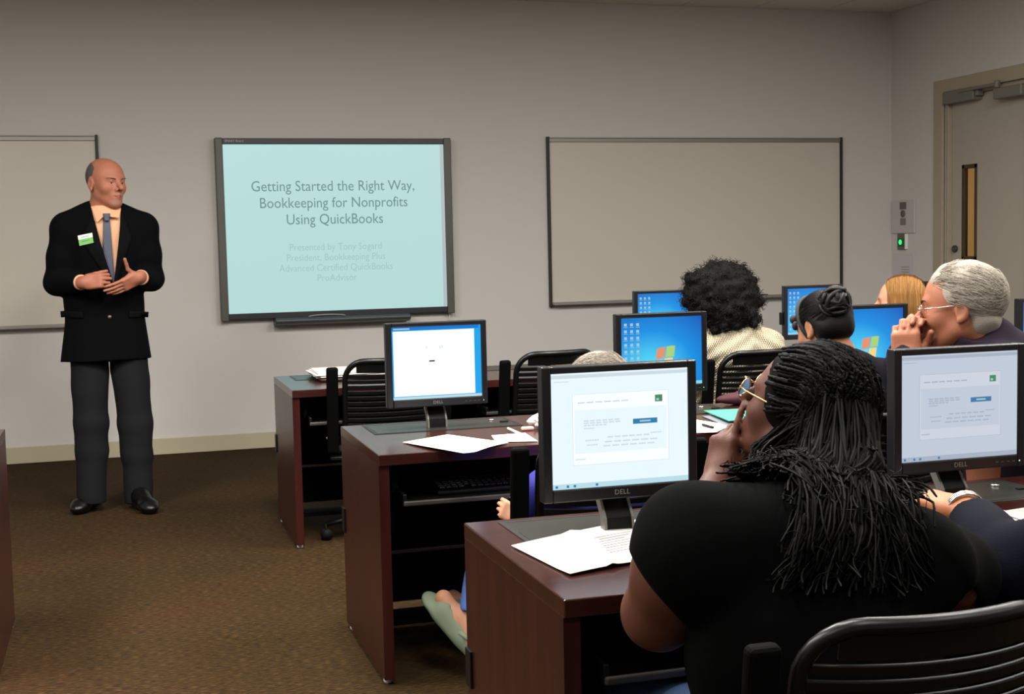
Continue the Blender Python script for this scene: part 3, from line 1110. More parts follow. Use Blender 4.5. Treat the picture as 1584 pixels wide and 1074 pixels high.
def surf(prims, h=.005, disp=None, B=12, pad=.02, dmax=.012):
    """one closed quad surface (surface nets on sparse blocks)"""
    lo, hi = bounds(prims)
    lo = lo - pad
    n = np.ceil((hi + pad - lo) / (h * B)).astype(int)
    gi = np.stack(np.meshgrid(*[np.arange(x) for x in n], indexing='ij'), -1).reshape(-1, 3)
    cen = lo + (gi + .5) * B * h
    hd = B * h * .5 * math.sqrt(3)
    dc = fold(prims, cen)
    keep = np.abs(dc) < hd * 1.25 + dmax + .012
    gi, cen = gi[keep], cen[keep]
    allp = np.stack([pd(p, cen) for p in prims], 1)
    loc = np.stack(np.meshgrid(*[np.arange(-1, B + 1)] * 3, indexing='ij'), -1)   # B+2 points each way
    m = B + 2
    dims = n * B + 4
    keyf = lambda c: (c[..., 0] * dims[1] + c[..., 1]) * dims[2] + c[..., 2]
    CK, CV, QK = [], [], []
    for b in range(len(gi)):
        act = [p for p, v in zip(prims, allp[b]) if p['t'] == 'p' or abs(v) < hd * 1.3 + p['k'] + .03 or (v < 0)]
        if not any((not p['neg']) and p['t'] != 'p' for p in act):
            continue
        g = gi[b] * B + loc + 1                       # global point index, shifted by one
        P = lo + (g.reshape(-1, 3) - 1) * h
        if act[0]['neg'] or act[0]['t'] == 'p':
            k_ = next(i for i, p in enumerate(act) if not p['neg'] and p['t'] != 'p')
            act = [act[k_]] + act[:k_] + act[k_ + 1:]
        d = fold(act, P)
        if disp is not None:
            d = d + disp(P)
        d = d.reshape(m, m, m)
        s = d < 0
        if s.all() or not s.any():
            continue
        # cells whose lowest corner is a local point 1..B (owned), needs points up to B+1
        c = [s[i:m - 1 + i, j:m - 1 + j, k:m - 1 + k] for i, j, k in CORN]
        cnt = np.sum(c, 0)
        mix = (cnt > 0) & (cnt < 8)
        mix[0] = False
        mix[:, 0] = False
        mix[:, :, 0] = False
        # owned cells: indices 1..B  (m-1 = B+1 cells, 0..B)
        ix = np.argwhere(mix)
        if len(ix):
            dv = np.stack([d[ix[:, 0] + q[0], ix[:, 1] + q[1], ix[:, 2] + q[2]] for q in CORN], 1)
            acc = np.zeros((len(ix), 3))
            w = np.zeros(len(ix))
            for a, e in EDG:
                x = (dv[:, a] < 0) != (dv[:, e] < 0)
                t = np.where(x, dv[:, a] / (dv[:, a] - dv[:, e] + 1e-12), 0)
                acc += np.where(x[:, None], CORN[a] + t[:, None] * (CORN[e] - CORN[a]), 0)
                w += x
            base = g.reshape(m, m, m, 3)[ix[:, 0], ix[:, 1], ix[:, 2]]
            CV.append(lo + (base - 1 + acc / w[:, None]) * h)
            CK.append(keyf(base))
        # edges starting at owned points
        for ax in range(3):
            st = s[1:m - 1, 1:m - 1, 1:m - 1]
            sl = [slice(1, m - 1)] * 3
            sl[ax] = slice(2, m)
            en = s[tuple(sl)]
            ed = np.argwhere(st != en)
            if not len(ed):
                continue
            ins = st[ed[:, 0], ed[:, 1], ed[:, 2]]
            gb = g.reshape(m, m, m, 3)[ed[:, 0] + 1, ed[:, 1] + 1, ed[:, 2] + 1]
            u, v = (ax + 1) % 3, (ax + 2) % 3
            off = np.zeros((4, 3), int)
            off[1][u] = -1
            off[2][u] = -1
            off[2][v] = -1
            off[3][v] = -1
            q = np.stack([keyf(gb + o) for o in off], 1)
            q[~ins] = q[~ins][:, ::-1]
            QK.append(q)
    K = np.concatenate(CK)
    Vv = np.concatenate(CV)
    Q = np.concatenate(QK)
    o = np.argsort(K, kind='stable')
    K, Vv = K[o], Vv[o]
    u, first = np.unique(K, return_index=True)
    Vv = Vv[first]
    ii = np.clip(np.searchsorted(u, Q), 0, len(u) - 1)
    ok = (u[ii] == Q).all(1)
    return Vv, ii[ok]


def relax(V, F, it=2, lam=.5):
    for _ in range(it):
        acc = np.zeros_like(V)
        w = np.zeros(len(V))
        for a, b in ((0, 1), (1, 2), (2, 3), (3, 0)):
            np.add.at(acc, F[:, a], V[F[:, b]])
            np.add.at(acc, F[:, b], V[F[:, a]])
            np.add.at(w, F[:, a], 1)
            np.add.at(w, F[:, b], 1)
        V = V * (1 - lam) + lam * acc / np.maximum(w, 1)[:, None]
    return V


def waves(seed, amp, f0, f1, n=6, sc=(1, 1, 1)):
    r = np.random.default_rng(seed)
    K = r.normal(size=(n, 3))
    K = K / np.linalg.norm(K, axis=1)[:, None] * r.uniform(f0, f1, (n, 1)) * np.array(sc)
    ph = r.uniform(0, 6.28, n)
    return lambda P: amp * np.sin(P @ K.T + ph).sum(1) / math.sqrt(n)


def body_mesh(name, prims, mats, parent, origin, h=.005, disp=None, region=None, extra=None, it=2):
    """region(V)-> material index per face centre; extra=list of (V,F quads,mi) joined into the same mesh"""
    Vv, F = surf(prims, h, disp)
    Vv = relax(Vv, F, it)
    mi = np.zeros(len(F), int) if region is None else region(Vv[F].mean(1))
    for ev, ef, em in (extra or []):
        F = np.concatenate([F, np.asarray(ef) + len(Vv)])
        Vv = np.concatenate([Vv, ev])
        mi = np.concatenate([mi, np.full(len(ef), em) if np.isscalar(em) else em])
    me = np_mesh(name, Vv - np.asarray(origin), F, True, mi)
    return link(name, me, mats, parent)


def uv_ball(c, r, n=10, R=None, sc=(1, 1, 1)):
    vs, fs = [], []
    for i in range(n + 1):
        t = math.pi * i / n
        for k in range(2 * n):
            p = math.pi * k / n
            vs.append((math.sin(t) * math.cos(p) * sc[0], math.cos(t) * sc[1], math.sin(t) * math.sin(p) * sc[2]))
    for i in range(n):
        for k in range(2 * n):
            q = (k + 1) % (2 * n)
            fs.append((i * 2 * n + k, i * 2 * n + q, (i + 1) * 2 * n + q, (i + 1) * 2 * n + k))
    v = np.array(vs) * r
    if R is not None:
        v = v @ R.T
    return v + np.asarray(c), np.array(fs)


def strands(paths, r0, r1, sides=3, twist=0):
    """paths (N,K,3) -> V,F of thin tapering tubes"""
    Pn = np.asarray(paths, float)
    N, K, _ = Pn.shape
    T = np.gradient(Pn, axis=1)
    T /= np.linalg.norm(T, axis=2, keepdims=True) + 1e-9
    ref = np.where(np.abs(T[..., 2:3]) < .9, np.array([0, 0, 1.]), np.array([1., 0, 0]))
    ref = np.broadcast_to(ref[:, :1], T.shape)
    Nn = np.cross(T, ref)
    Nn /= np.linalg.norm(Nn, axis=2, keepdims=True) + 1e-9
    Bn = np.cross(T, Nn)
    rr = r0 + (r1 - r0) * np.linspace(0, 1, K)
    if np.ndim(twist) == 1:
        rr = rr * np.asarray(twist)
    a = 2 * np.pi * np.arange(sides) / sides
    ring = Pn[:, :, None, :] + rr[None, :, None, None] * (np.cos(a)[None, None, :, None] * Nn[:, :, None, :] + np.sin(a)[None, None, :, None] * Bn[:, :, None, :])
    Vv = ring.reshape(-1, 3)
    base = (np.arange(N) * K * sides)[:, None, None] + (np.arange(K - 1) * sides)[None, :, None]
    k = np.arange(sides)[None, None, :]
    k2 = (np.arange(sides) + 1) % sides
    k2 = k2[None, None, :]
    F = np.stack([base + k, base + k2, base + sides + k2, base + sides + k], -1).reshape(-1, 4)
    return Vv, F


def join_vf(parts):
    Vs, Fs, n = [], [], 0
    for v, f in parts:
        Vs.append(np.asarray(v))
        Fs.append(np.asarray(f) + n)
        n += len(v)
    return np.concatenate(Vs), np.concatenate(Fs)


# ------------------------------------------------------------------ anatomy
def frame_of(fwd, up=(0, 0, 1), roll=0):
    """columns: right, forward, up"""
    f = unit(fwd)
    x = unit(np.cross(f, up))
    z = np.cross(x, f)
    if roll:
        c, s = math.cos(roll), math.sin(roll)
        x, z = c * x + s * z, -s * x + c * z
    return np.stack([x, f, z], 1)


def head_prims(C, R, s=1., female=False, jaw=1., nose=1., ears=True):
    g = lambda *v: C + R @ (np.array(v) * s)
    E = lambda c, r, k=.02, neg=False, Rl=None: ell(g(*c), np.array(r) * s, R if Rl is None else R @ Rl, k * s, neg)
    K = lambda a, b, ra, rb, k=.02, neg=False, **kw: cone(g(*a), g(*b), ra * s, rb * s, k * s, neg=neg, **kw)
    P = [E((0, -.016, .034), (.077, .095, .089)),
         E((0, .034, .024), (.068, .062, .078), .03),
         E((0, .032, -.036), (.059, .062, .078), .03),
         K((-.050 * jaw, .008, -.055), (-.016, .070, -.094), .021, .018, .03),
         K((.050 * jaw, .008, -.055), (.016, .070, -.094), .021, .018, .03),
         E((0, .078, -.097), (.021, .018, .017), .02),
         E((-.043, .060, -.024), (.024, .024, .022), .025), E((.043, .060, -.024), (.024, .024, .022), .025),
         K((-.040, .079, .026), (-.010, .089, .023), .010, .010, .018), K((.040, .079, .026), (.010, .089, .023), .010, .010, .018),
         E((-.032, .100, .005), (.017, .016, .012), .014, True), E((.032, .100, .005), (.017, .016, .012), .014, True),
         K((0, .090, .014), (0, .118 + .004 * nose, -.022), .0085, .0120 * nose, .012),
         E((-.0125, .100, -.030), (.0095 * nose, .011, .008), None, .006) if False else E((-.0125, .100, -.030), (.0095 * nose, .011, .008), .007),
         E((.0125, .100, -.030), (.0095 * nose, .011, .008), .007),
         E((-.006, .108, -.0385), (.0035, .006, .004), .003, True), E((.006, .108, -.0385), (.0035, .006, .004), .003, True),
         E((0, .083, -.060), (.030, .018, .022), .02),
         K((-.021, .089, -.0605), (0, .1005, -.0565), .0045, .0055, .006), K((.021, .089, -.0605), (0, .1005, -.0565), .0045, .0055, .006),
         K((-.019, .089, -.066), (0, .0985, -.0695), .0045, .0065, .006), K((.019, .089, -.066), (0, .0985, -.0695), .0045, .0065, .006),
         K((-.023, .095, -.0632), (.023, .095, -.0632), .0014, .0014, .004, True),
         K((-.047, .073, .008), (-.032, .0865, .0105), .0050, .0058, .006), K((-.032, .0865, .0105), (-.017, .081, .007), .0058, .005, .006),
         K((.047, .073, .008), (.032, .0865, .0105), .0050, .0058, .006), K((.032, .0865, .0105), (.017, .081, .007), .0058, .005, .006),
         K((-.045, .074, -.006), (-.018, .082, -.008), .0045, .0045, .007), K((.045, .074, -.006), (.018, .082, -.008), .0045, .0045, .007)]
    if ears:
        for sx in (-1, 1):
            P += [E((sx * .079, -.012, -.004), (.009, .019, .031), .010),
                  E((sx * .088, -.009, .000), (.006, .011, .020), .006, True),
                  E((sx * .083, -.004, -.030), (.006, .008, .009), .006)]
    return P


def eyes_extra(C, R, s=1., look=(0, 0)):
    out = []
    for sx in (-1, 1):
        c = C + R @ (np.array([sx * .032, .0758, .0030]) * s)
        v, f = uv_ball(c, .0120 * s, 18, R @ np.array(Matrix.Rotation(look[0], 3, 'Z')))
        n = 36
        ring = np.arange(len(f)) // n
        mi = np.where(ring < 1, 4, np.where(ring < 3, 3, 2))
        out.append((v, f, mi))
    return out


def lips_region(C, R, s=1., stub=False):
    def reg(P):
        q = (P - C) @ R / s
        mi = np.zeros(len(P), int)
        m = (np.abs(q[:, 0]) < .022) & (q[:, 1] > .086) & (np.abs(q[:, 2] + .0632) < .0095 - .0075 * (np.abs(q[:, 0]) / .022) ** 2)
        if stub:
            b = (q[:, 1] > .045) & (q[:, 2] < -.045) & (q[:, 2] > -.118) & (np.abs(q[:, 0]) < .034) & ~((np.abs(q[:, 2] + .063) < .012))
            mi[b] = 5
        mi[m] = 1
        return mi
    return reg


def hand_prims(wrist, Y, X, side, curl=(.3, .35, .4, .45), spread=.06, s=1., thumb=(.5, .25), thumb_out=.6):
    """Y: towards the fingertips, X: towards the thumb; side 'R'/'L'; curl: bend of each joint per finger"""
    Y = unit(Y)
    X = unit(np.asarray(X, float) - Y * np.dot(X, Y))
    N = np.cross(X, Y) * (1 if side == 'R' else -1)          # the way the palm faces
    g = lambda x, y, n: np.asarray(wrist) + (X * x + Y * y + N * n) * s
    Rm = np.stack([X, Y, N], 1)
    P = [box_(g(.001, .050, 0), np.array([.040, .046, .014]) * s, Rm, .012 * s, .012),
         cone(g(0, -.02, 0), g(0, .02, 0), .025 * s, .028 * s, .02, N, .75),
         ell(g(.026, .034, .008), np.array([.016, .030, .014]) * s, Rm, .012), ell(g(-.026, .04, .008), np.array([.013, .032, .012]) * s, Rm, .012)]
    L = [(.041, .026, .021), (.046, .030, .022), (.042, .028, .021), (.033, .021, .019)]
    bx = [.031, .0105, -.0105, -.030]
    by = [.090, .095, .091, .082]
    rad = [.0088, .009, .0085, .0075]
    for i in range(4):
        p = g(bx[i], by[i], 0)
        lat = spread * (1.5 - i) * 1.0
        ang = 0
        for j in range(3):
            ang += curl[i] * (1 if j else .8)
            dr = Y * math.cos(ang) + N * math.sin(ang) + X * lat * math.cos(ang)
            q = p + unit(dr) * L[i][j] * s
            r0 = (rad[i] - .0006 * j) * s
            P.append(cone(p, q, r0 * (1.06 if j == 0 else 1), r0 * .93, .006 if j == 0 else .003))
            p = q
    p = g(.030, .018, .006)
    d = unit(X * thumb_out + Y * .75 + N * thumb[0])
    tl = (.040, .034, .028)
    tr = (.0125, .0105, .0098)
    for j in range(3):
        q = p + d * tl[j] * s
        P.append(cone(p, q, tr[j] * s, tr[j] * .92 * s, .008 if j == 0 else .003))
        if thumb[1] < 0: d = unit(X + Y * .1 + N * .25)
        d = unit(d + N * thumb[1] * .5 + Y * thumb[1] * .6)
        p = q
    return P


def limb(a, b, c, r, k=.02):
    """upper/lower limb through a joint: radii at the start, belly, joint, belly, end"""
    a, b, c = map(lambda v: np.asarray(v, float), (a, b, c))
    m1 = a * .6 + b * .4
    m2 = b * .68 + c * .32
    return [cone(a, m1, r[0], r[1], k), cone(m1, b, r[1], r[2], k), cone(b, m2, r[2], r[3], k), cone(m2, c, r[3], r[4], k)]


def skin(name, c, lip, **kw):
    return [mat(name + '_skin', c, .55, spec=.35, sss=.08, bump=(350, .12)), mat(name + '_lips', lip, .45), mat(name + '_eye_white', '#cfc8c0', .25), mat(name + '_iris', '#2b1c12', .2), mat(name + '_pupil', '#050505', .1), mat(name + '_stubble', kw.get('stub', c), .7)]


def ray_on(bv, p, d):
    h = bv.ray_cast(Vector(p), Vector(d))
    return h[0]


def drape(o, origin, quad, dirv, off, thick, nu=10, nv=14, width=None):
    """lay a flat patch on object o's surface along dirv: quad = 4 world points (in order); returns V,F around a thin slab"""
    me = o.data
    bv = BVHTree.FromPolygons([v.co + Vector(origin) for v in me.vertices], [tuple(p.vertices) for p in me.polygons])
    c = [np.asarray(q, float) for q in quad]
    d = unit(dirv)
    top = []
    for j in range(nv + 1):
        for i in range(nu + 1):
            u, v = i / nu, j / nv
            p = (c[0] * (1 - u) + c[1] * u) * (1 - v) + (c[3] * (1 - u) + c[2] * u) * v
            h = ray_on(bv, p - d * .5, d)
            top.append(np.array(h) if h is not None else None)
    dep = [t @ d for t in top if t is not None]
    md = np.median(dep)
    k = 0
    for j in range(nv + 1):
        for i in range(nu + 1):
            u, v = i / nu, j / nv
            p = (c[0] * (1 - u) + c[1] * u) * (1 - v) + (c[3] * (1 - u) + c[2] * u) * v
            if top[k] is None:
                top[k] = p + d * (md - p @ d)
            k += 1
    T = np.array(top)
    Vv = np.concatenate([T - d * (off + thick), T + d * .002])
    F = []
    N = (nu + 1) * (nv + 1)
    for j in range(nv):
        for i in range(nu):
            a = j * (nu + 1) + i
            F.append((a, a + 1, a + nu + 2, a + nu + 1))
            F.append((N + a, N + a + nu + 1, N + a + nu + 2, N + a + 1))
    rim = [i for i in range(nu + 1)] + [j * (nu + 1) + nu for j in range(1, nv + 1)] + [nv * (nu + 1) + i for i in range(nu - 1, -1, -1)] + [j * (nu + 1) for j in range(nv - 1, 0, -1)]
    for a, b in zip(rim, rim[1:] + rim[:1]):
        F.append((a, N + a, N + b, b))
    return Vv, np.array(F)
# ================================================================== THE MAN IN THE SUIT
def presenter():
    y0 = 7.5
    org = V3(*A(165, 775, y0))
    org[2] = 0
    t = empty('person', org, 0, 'man in a black suit and blue tie standing before the whiteboard, hands together', 'person')
    sk = skin('presenter', '#a36750', '#8c4c40', stub='#9b6a57')
    s = 1.10
    hc = A(163.5, 284, y0 - .02)
    HR = frame_of((.60, -.80, -.04))
    hg = lambda *v: hc + HR @ (np.array(v) * s)
    shR, shL = A(104, 360, y0), A(219, 358, y0)
    elR, elL = A(89, 437, y0 - .0), A(235, 431, y0 - .0)
    wrR, wrL = A(131, 437, y0 - .25), A(214, 429, y0 - .25)
    nb = A(163, 345, y0 + .01)
    P = head_prims(hc, HR, s, nose=1.05, jaw=.86)
    P += [cone(hg(0, -.022, -.05), nb, .062, .068, .03), cone(nb, A(164, 520, y0), .12, .13, .05, (0, 1, 0), .6)]
    P += limb(shR, elR, wrR, (.05, .048, .042, .042, .031)) + limb(shL, elL, wrL, (.05, .048, .042, .042, .031))
    for hx, kx, ax in ((A(142, 560, y0), A(140, 665, y0 - .02), A(142, 770, y0)), (A(201, 560, y0), A(209, 665, y0 - .02), A(214, 768, y0))):
        P += limb(hx, kx, ax, (.08, .075, .052, .052, .04))
    hs = 1.0
    P += hand_prims(wrR, A(182, 432, y0 - .31) - wrR, (.05, .1, 1), 'R', (1.0, 1.05, 1.1, 1.1), .03, hs, (.5, .5), .3)
    P += hand_prims(wrL, A(181, 447, y0 - .29) - wrL, (-.15, -.55, .9), 'L', (.12, .14, .16, .18), .03, hs, (.35, -.25), 1.5)
    lips = lips_region(hc, HR, s, True)
    body_mesh('body', P, sk, t, org, .0042, None, lips, eyes_extra(hc, HR, s), 1)

    # close-cropped grey hair at the sides and back, brows
    hm = mat('cropped_grey_hair', '#4b4542', .9, bump=(900, .5))
    hp = [ell(hg(0, -.016, .034), np.array([.0785, .0975, .0905]) * s, HR, 0), ell(hg(0, .05, .085), np.array([.066, .125, .060]) * s, HR, .012, True),
          ell(hg(0, .085, -.04), np.array([.1, .098, .125]) * s, HR, .006, True), plane(hg(0, 0, -.062), -HR[:, 2])]
    for sx in (-1, 1):
        hp.append(ell(hg(sx * .08, -.010, -.004), np.array([.02, .024, .036]) * s, HR, .004, True))
    body_mesh('hair', hp, hm, t, org, .0035, None, None, None, 1)
    br = []
    for sx in (-1, 1):
        for i in range(40):
            u = i / 39
            p = np.array([sx * (.014 + .034 * u), .0995 - .016 * u ** 1.6, .0195 + .003 * math.sin(u * 2.4)])
            d = np.array([sx * .010, 0.0, .003])
            br.append([hg(*p), hg(*(p + d * .5 + [0, .001, .001])), hg(*(p + d))])
    v, f = strands(np.array(br), .0017, .0008)
    link('eyebrow', np_mesh('eyebrow', v - org, f), hm, t)

    # shirt: visible inside the lapels
    shm = mat('peach_shirt', '#d9a47e', .75, bump=(500, .15))
    ch, wa = A(163, 362, y0), A(160, 470, y0)
    SP = [cone(ch, wa, .178, .165, .03, (0, 1, 0), .62), cone(A(146, 342, y0 + .01), A(112, 358, y0), .055, .05, .05), cone(A(182, 342, y0 + .01), A(212, 357, y0), .055, .05, .05),
          cone(hg(0, -.018, -.115), A(163, 346, y0 - .0), .074, .085, .02), plane(hg(0, .01, -.118), (0.05, .25, 1))]
    so = body_mesh('shirt', SP, shm, t, org, .006, None, None, None, 2)
    # jacket
    jm = mat('black_suit_wool', '#050507', .9, spec=.08, bump=(700, .2))
    hem = A(165, 556, y0)
    JP = [cone(A(163, 368, y0), A(160, 455, y0), .205, .188, .03, (0, 1, 0), .62),
          cone(A(160, 455, y0), hem, .19, .232, .06, (0, 1, 0), .66, cut=(0, 0, -1)),
          ell(A(163, 388, y0 - .03), (.17, .12, .15), None, .05),
          cone(A(141, 336, y0 + .02), A(104, 352, y0), .062, .080, .05), cone(A(186, 336, y0 + .02), A(219, 351, y0), .062, .080, .05)]
    for sh, el, wr in ((shR, elR, wrR), (shL, elL, wrL)):
        w2 = el + (wr - el) * (.86 if sh is shR else .80)
        JP += [cone(sh, sh * .5 + el * .5, .085, .078, .04), cone(sh * .5 + el * .5, el, .078, .066, .03), cone(el, w2, .068, .05, .025, cut=True)]
    # front opening: a V from the collar down to the button
    v0 = A(177, 447, y0)
    va, vb = A(141, 322, y0), A(188, 318, y0)
    wv = waves(5, .0035, 14, 30)
    nl = unit(np.cross(unit(v0 - va), (0, 1, 0)))
    nr = unit(np.cross((0, 1, 0), unit(v0 - vb)))

    def jdisp(Pp):
        dl = (Pp - v0) @ nl
        dr = (Pp - v0) @ nr
        if (((va + vb) / 2 - v0) @ nl) > 0:
            dl, dr = -dl, -dr
        wedge = np.maximum(np.maximum(dl, dr), Pp[:, 1] - (y0 + .03))
        return wv(Pp) + 0 * wedge
    # carve by subtracting a three-sided wedge built from planes: done through a custom primitive
    JP.append(dict(t='w', k=.004, neg=True, v0=v0, va=va, vb=vb, y=y0 + .0))
    jo = body_mesh('jacket', JP, jm, t, org, .0055, lambda Q: wv(Q), None, None, 2)
    # collar wings of the shirt, tie, lapels, badge, buttons laid on the cloth
    fw = V3(0, 1, 0)
    q = lambda *px: [A(a, b, y0 - .2) for a, b in px]
    lm = mat('lapel_wool', '#070709', .85, spec=.1, bump=(700, .2))
    for pts in (((141, 330), (125, 372), (140, 374), (177, 446)), ((188, 326), (205, 366), (194, 370), (177, 446))):
        a, b, c, d = q(*pts)
        vv, ff = drape(jo, org, [a, b, c, d] if False else [a, b, d, d * .98 + a * .02], fw, .003, .004, 8, 14)
        link('lapel', np_mesh('lapel', vv - org, ff), lm, t)
    tm = mat('slate_blue_tie', '#4b5160', .7, bump=(400, .2))
    vv, ff = drape(so, org, q((159.5, 337), (170, 337), (178.5, 446), (158.5, 446)), fw, .004, .006, 6, 20)
    link('tie', np_mesh('tie', vv - org, ff), tm, t)
    kc = A(165, 336, y0 - .125) - org
    MB().add([V3(*kc) + V3(x * w, y_, z) for z, w in ((.020, 1), (-.020, .62)) for x, y_ in ((-.021, .006), (-.016, -.008), (.016, -.008), (.021, .006))],
             [(0, 1, 2, 3), (7, 6, 5, 4), (0, 4, 5, 1), (1, 5, 6, 2), (2, 6, 7, 3), (3, 7, 4, 0)]).build('tie_knot', tm, t, .004, 3)
    for px in (((141, 320), (164, 331), (157, 338), (150, 345)), ((187, 323), (166, 331), (172, 336), (184, 337))):
        pts = [hg(0, 0, 0) * 0 + A(a, b, y0 - .115 if i else y0 - .06) for i, (a, b) in enumerate(px)]
        mb = MB()
        n_ = V3(0, -.008, .0)
        vs = [p - org for p in pts] + [p - org + n_ for p in pts]
        mb.add(vs, [(0, 1, 2, 3), (7, 6, 5, 4), (0, 4, 5, 1), (1, 5, 6, 2), (2, 6, 7, 3), (3, 7, 4, 0)])
        mb.build('collar_wing', shm, t, .002)
    wm, gm = mat('badge_white', '#e6ecdc', .4), mat('badge_green', '#6fae5a', .4)
    c = [A(*p, y0 - .2) for p in ((119.5, 364.5), (142, 360), (144.5, 375.5), (122.5, 380.5))]
    vv, ff = drape(jo, org, c, fw, .006, .004, 6, 8)
    # flatten the badge to a rigid plate
    cen = vv.mean(0)
    u_, s_, vt = np.linalg.svd(vv - cen)
    nn = vt[2] if vt[2][1] < 0 else -vt[2]
    q4 = []
    for p in c:
        tt = ((cen + nn * .008 - p) @ nn) / (fw @ nn)
        q4.append(p + fw * tt)
    mbb = MB()
    mid = lambda a, b, w: a * (1 - w) + b * w
    for i, (w0, w1) in enumerate(((0, .42), (.42, 1))):
        a, b2, c2, d2 = mid(q4[0], q4[3], w0), mid(q4[1], q4[2], w0), mid(q4[1], q4[2], w1), mid(q4[0], q4[3], w1)
        vs = [p - org for p in (a, b2, c2, d2)] + [p - org - nn * .004 for p in (a, b2, c2, d2)]
        mbb.add(vs, [(0, 1, 2, 3), (7, 6, 5, 4), (0, 4, 5, 1), (1, 5, 6, 2), (2, 6, 7, 3), (3, 7, 4, 0)], i)
    for i, w in enumerate((.2, .62)):
        a, b2 = mid(q4[0], q4[3], w), mid(q4[1], q4[2], w)
        e_ = (q4[3] - q4[0]) * .05
        p0, p1 = mid(a, b2, .2), mid(a, b2, .75)
        mbb.poly([p - org + nn * .0006 for p in (p0, p1, p1 + e_, p0 + e_)], 2)
    mbb.build('name_badge', [wm, gm, mat('badge_ink', '#51685a', .5)], t)
    bvj = BVHTree.FromPolygons([v.co + Vector(org) for v in jo.data.vertices], [tuple(p.vertices) for p in jo.data.polygons])
    for px, py in ((174.5, 456), (169.5, 494)):
        p = A(px, py, y0 - .4)
        h = bvj.ray_cast(Vector(p), Vector((0, 1, 0)))[0]
        MB().cyl(Vector(h) - Vector(org) + Vector((0, -.006, 0)), Vector(h) - Vector(org) + Vector((0, .002, 0)), .0095, 14).build('jacket_button', mat('button_grey', '#6d6b66', .3, metal=.4), t)
    for pts in (((92, 483), (128, 484), (128, 494), (93, 493)), ((200, 483), (231, 484), (230, 493), (200, 493))):
        vv, ff = drape(jo, org, q(*pts), fw, .003, .004, 6, 3)
        link('pocket_flap', np_mesh('pocket_flap', vv - org, ff), lm, t)
    # cuffs of the shirt
    for el, wr, w in ((elR, wrR, .86), (elL, wrL, .80)):
        a = el + (wr - el) * (w - .05)
        b2 = el + (wr - el) * (w + .035)
        body_mesh('shirt_cuff', [cone(a, b2, .041, .041, 0, cut=True)], shm, t, org, .004, None, None, None, 1)
    # trousers
    tr = mat('charcoal_trousers', '#1b1b1d', .9, spec=.08, bump=(600, .2))
    TP = [cone(A(165, 500, y0), A(167, 558, y0), .185, .185, .02, (0, 1, 0), .66, cut=(0, 0, -1))]
    for pl in ((A(138, 560, y0), A(141, 655, y0 - .03), A(142, 700, y0 - .04), A(142, 777, y0 - .06)), (A(200, 560, y0), A(209, 655, y0 - .03), A(212, 705, y0 - .04), A(215, 777, y0 - .07))):
        TP += [cone(pl[0], pl[1], .100, .092, .008), cone(pl[1], pl[2], .092, .084, .02), cone(pl[2], pl[3], .084, .074, .02, cut=(0, 0, -1))]
    ww = waves(9, .0022, 16, 45, 8, (.7, .7, 1.2))
    body_mesh('trousers', TP, tr, t, org, .006, ww, None, None, 2)
    # shoes
    bm_ = mat('black_shoe_leather', '#060506', .35, spec=.4)
    for (hx, hy), (tx, ty), nm in (((146, 776), (117, 792), 'R'), ((207, 775), (236, 791), 'L')):
        h_, t_ = AZ(hx, hy, .03), AZ(tx, ty, .02)
        h_[1] = min(h_[1], y0 + .06)
        d = unit((t_ - h_) * [1, 1, 0])
        h_ = t_ - d * .25
        SPs = [cone(h_ + V3(0, 0, .025), t_ - d * .06 + V3(0, 0, .02), .042, .046, .03, (0, 0, 1), .9), cone(t_ - d * .06 + V3(0, 0, .015), t_ - d * .025 + V3(0, 0, .01), .046, .038, .03, (0, 0, 1), .7),
               cone(h_ + d * .03 + V3(0, 0, .05), h_ + d * .04 + V3(0, 0, .055), .042, .040, .04), cone(h_ + d * .10 + V3(0, 0, .05), h_ + d * .06 + V3(0, 0, .07), .036, .04, .04), plane((0, 0, .003), (0, 0, -1))]
        so_ = body_mesh('shoe', SPs, bm_, t, org, .004, None, None, None, 1)
        lc = []
        rt = np.cross(d, (0, 0, 1))
        for i in range(4):
            c0 = h_ + d * (.115 + .018 * i) + V3(0, 0, .082 - .009 * i)
            lc.append([c0 + rt * x + V3(0, 0, -abs(x) * 12 * abs(x)) for x in np.linspace(-.022, .022, 7)])
        v, f = strands(np.array(lc), .0025, .0025, 5)
        o = link('laces', np_mesh('laces', v - org, f), M['blackm'], so_)
    return t


_pd0 = pd


def pd(p, P):
    if p['t'] == 'w':        # the jacket's front opening: a wedge, open above
        v0, va, vb = p['v0'], p['va'], p['vb']
        ax = V3(0, 1, 0)
        n1 = unit(np.cross(va - v0, ax))
        n2 = unit(np.cross(ax, vb - v0))
        m = (va + vb) / 2 - v0
        if n1 @ m > 0: n1 = -n1
        if n2 @ m > 0: n2 = -n2
        return np.maximum(np.maximum((P - v0) @ n1, (P - v0) @ n2), P[:, 1] - p['y'])
    return _pd0(p, P)


presenter()
# ================================================================== THE AUDIENCE
def tube_vf(path, r, n=8):
    return strands(np.array([path]), r, r, n)


def seat_legs(hip, knee_d, h=.47, spread=.09, r=.085, side=None, down=None):
    pass


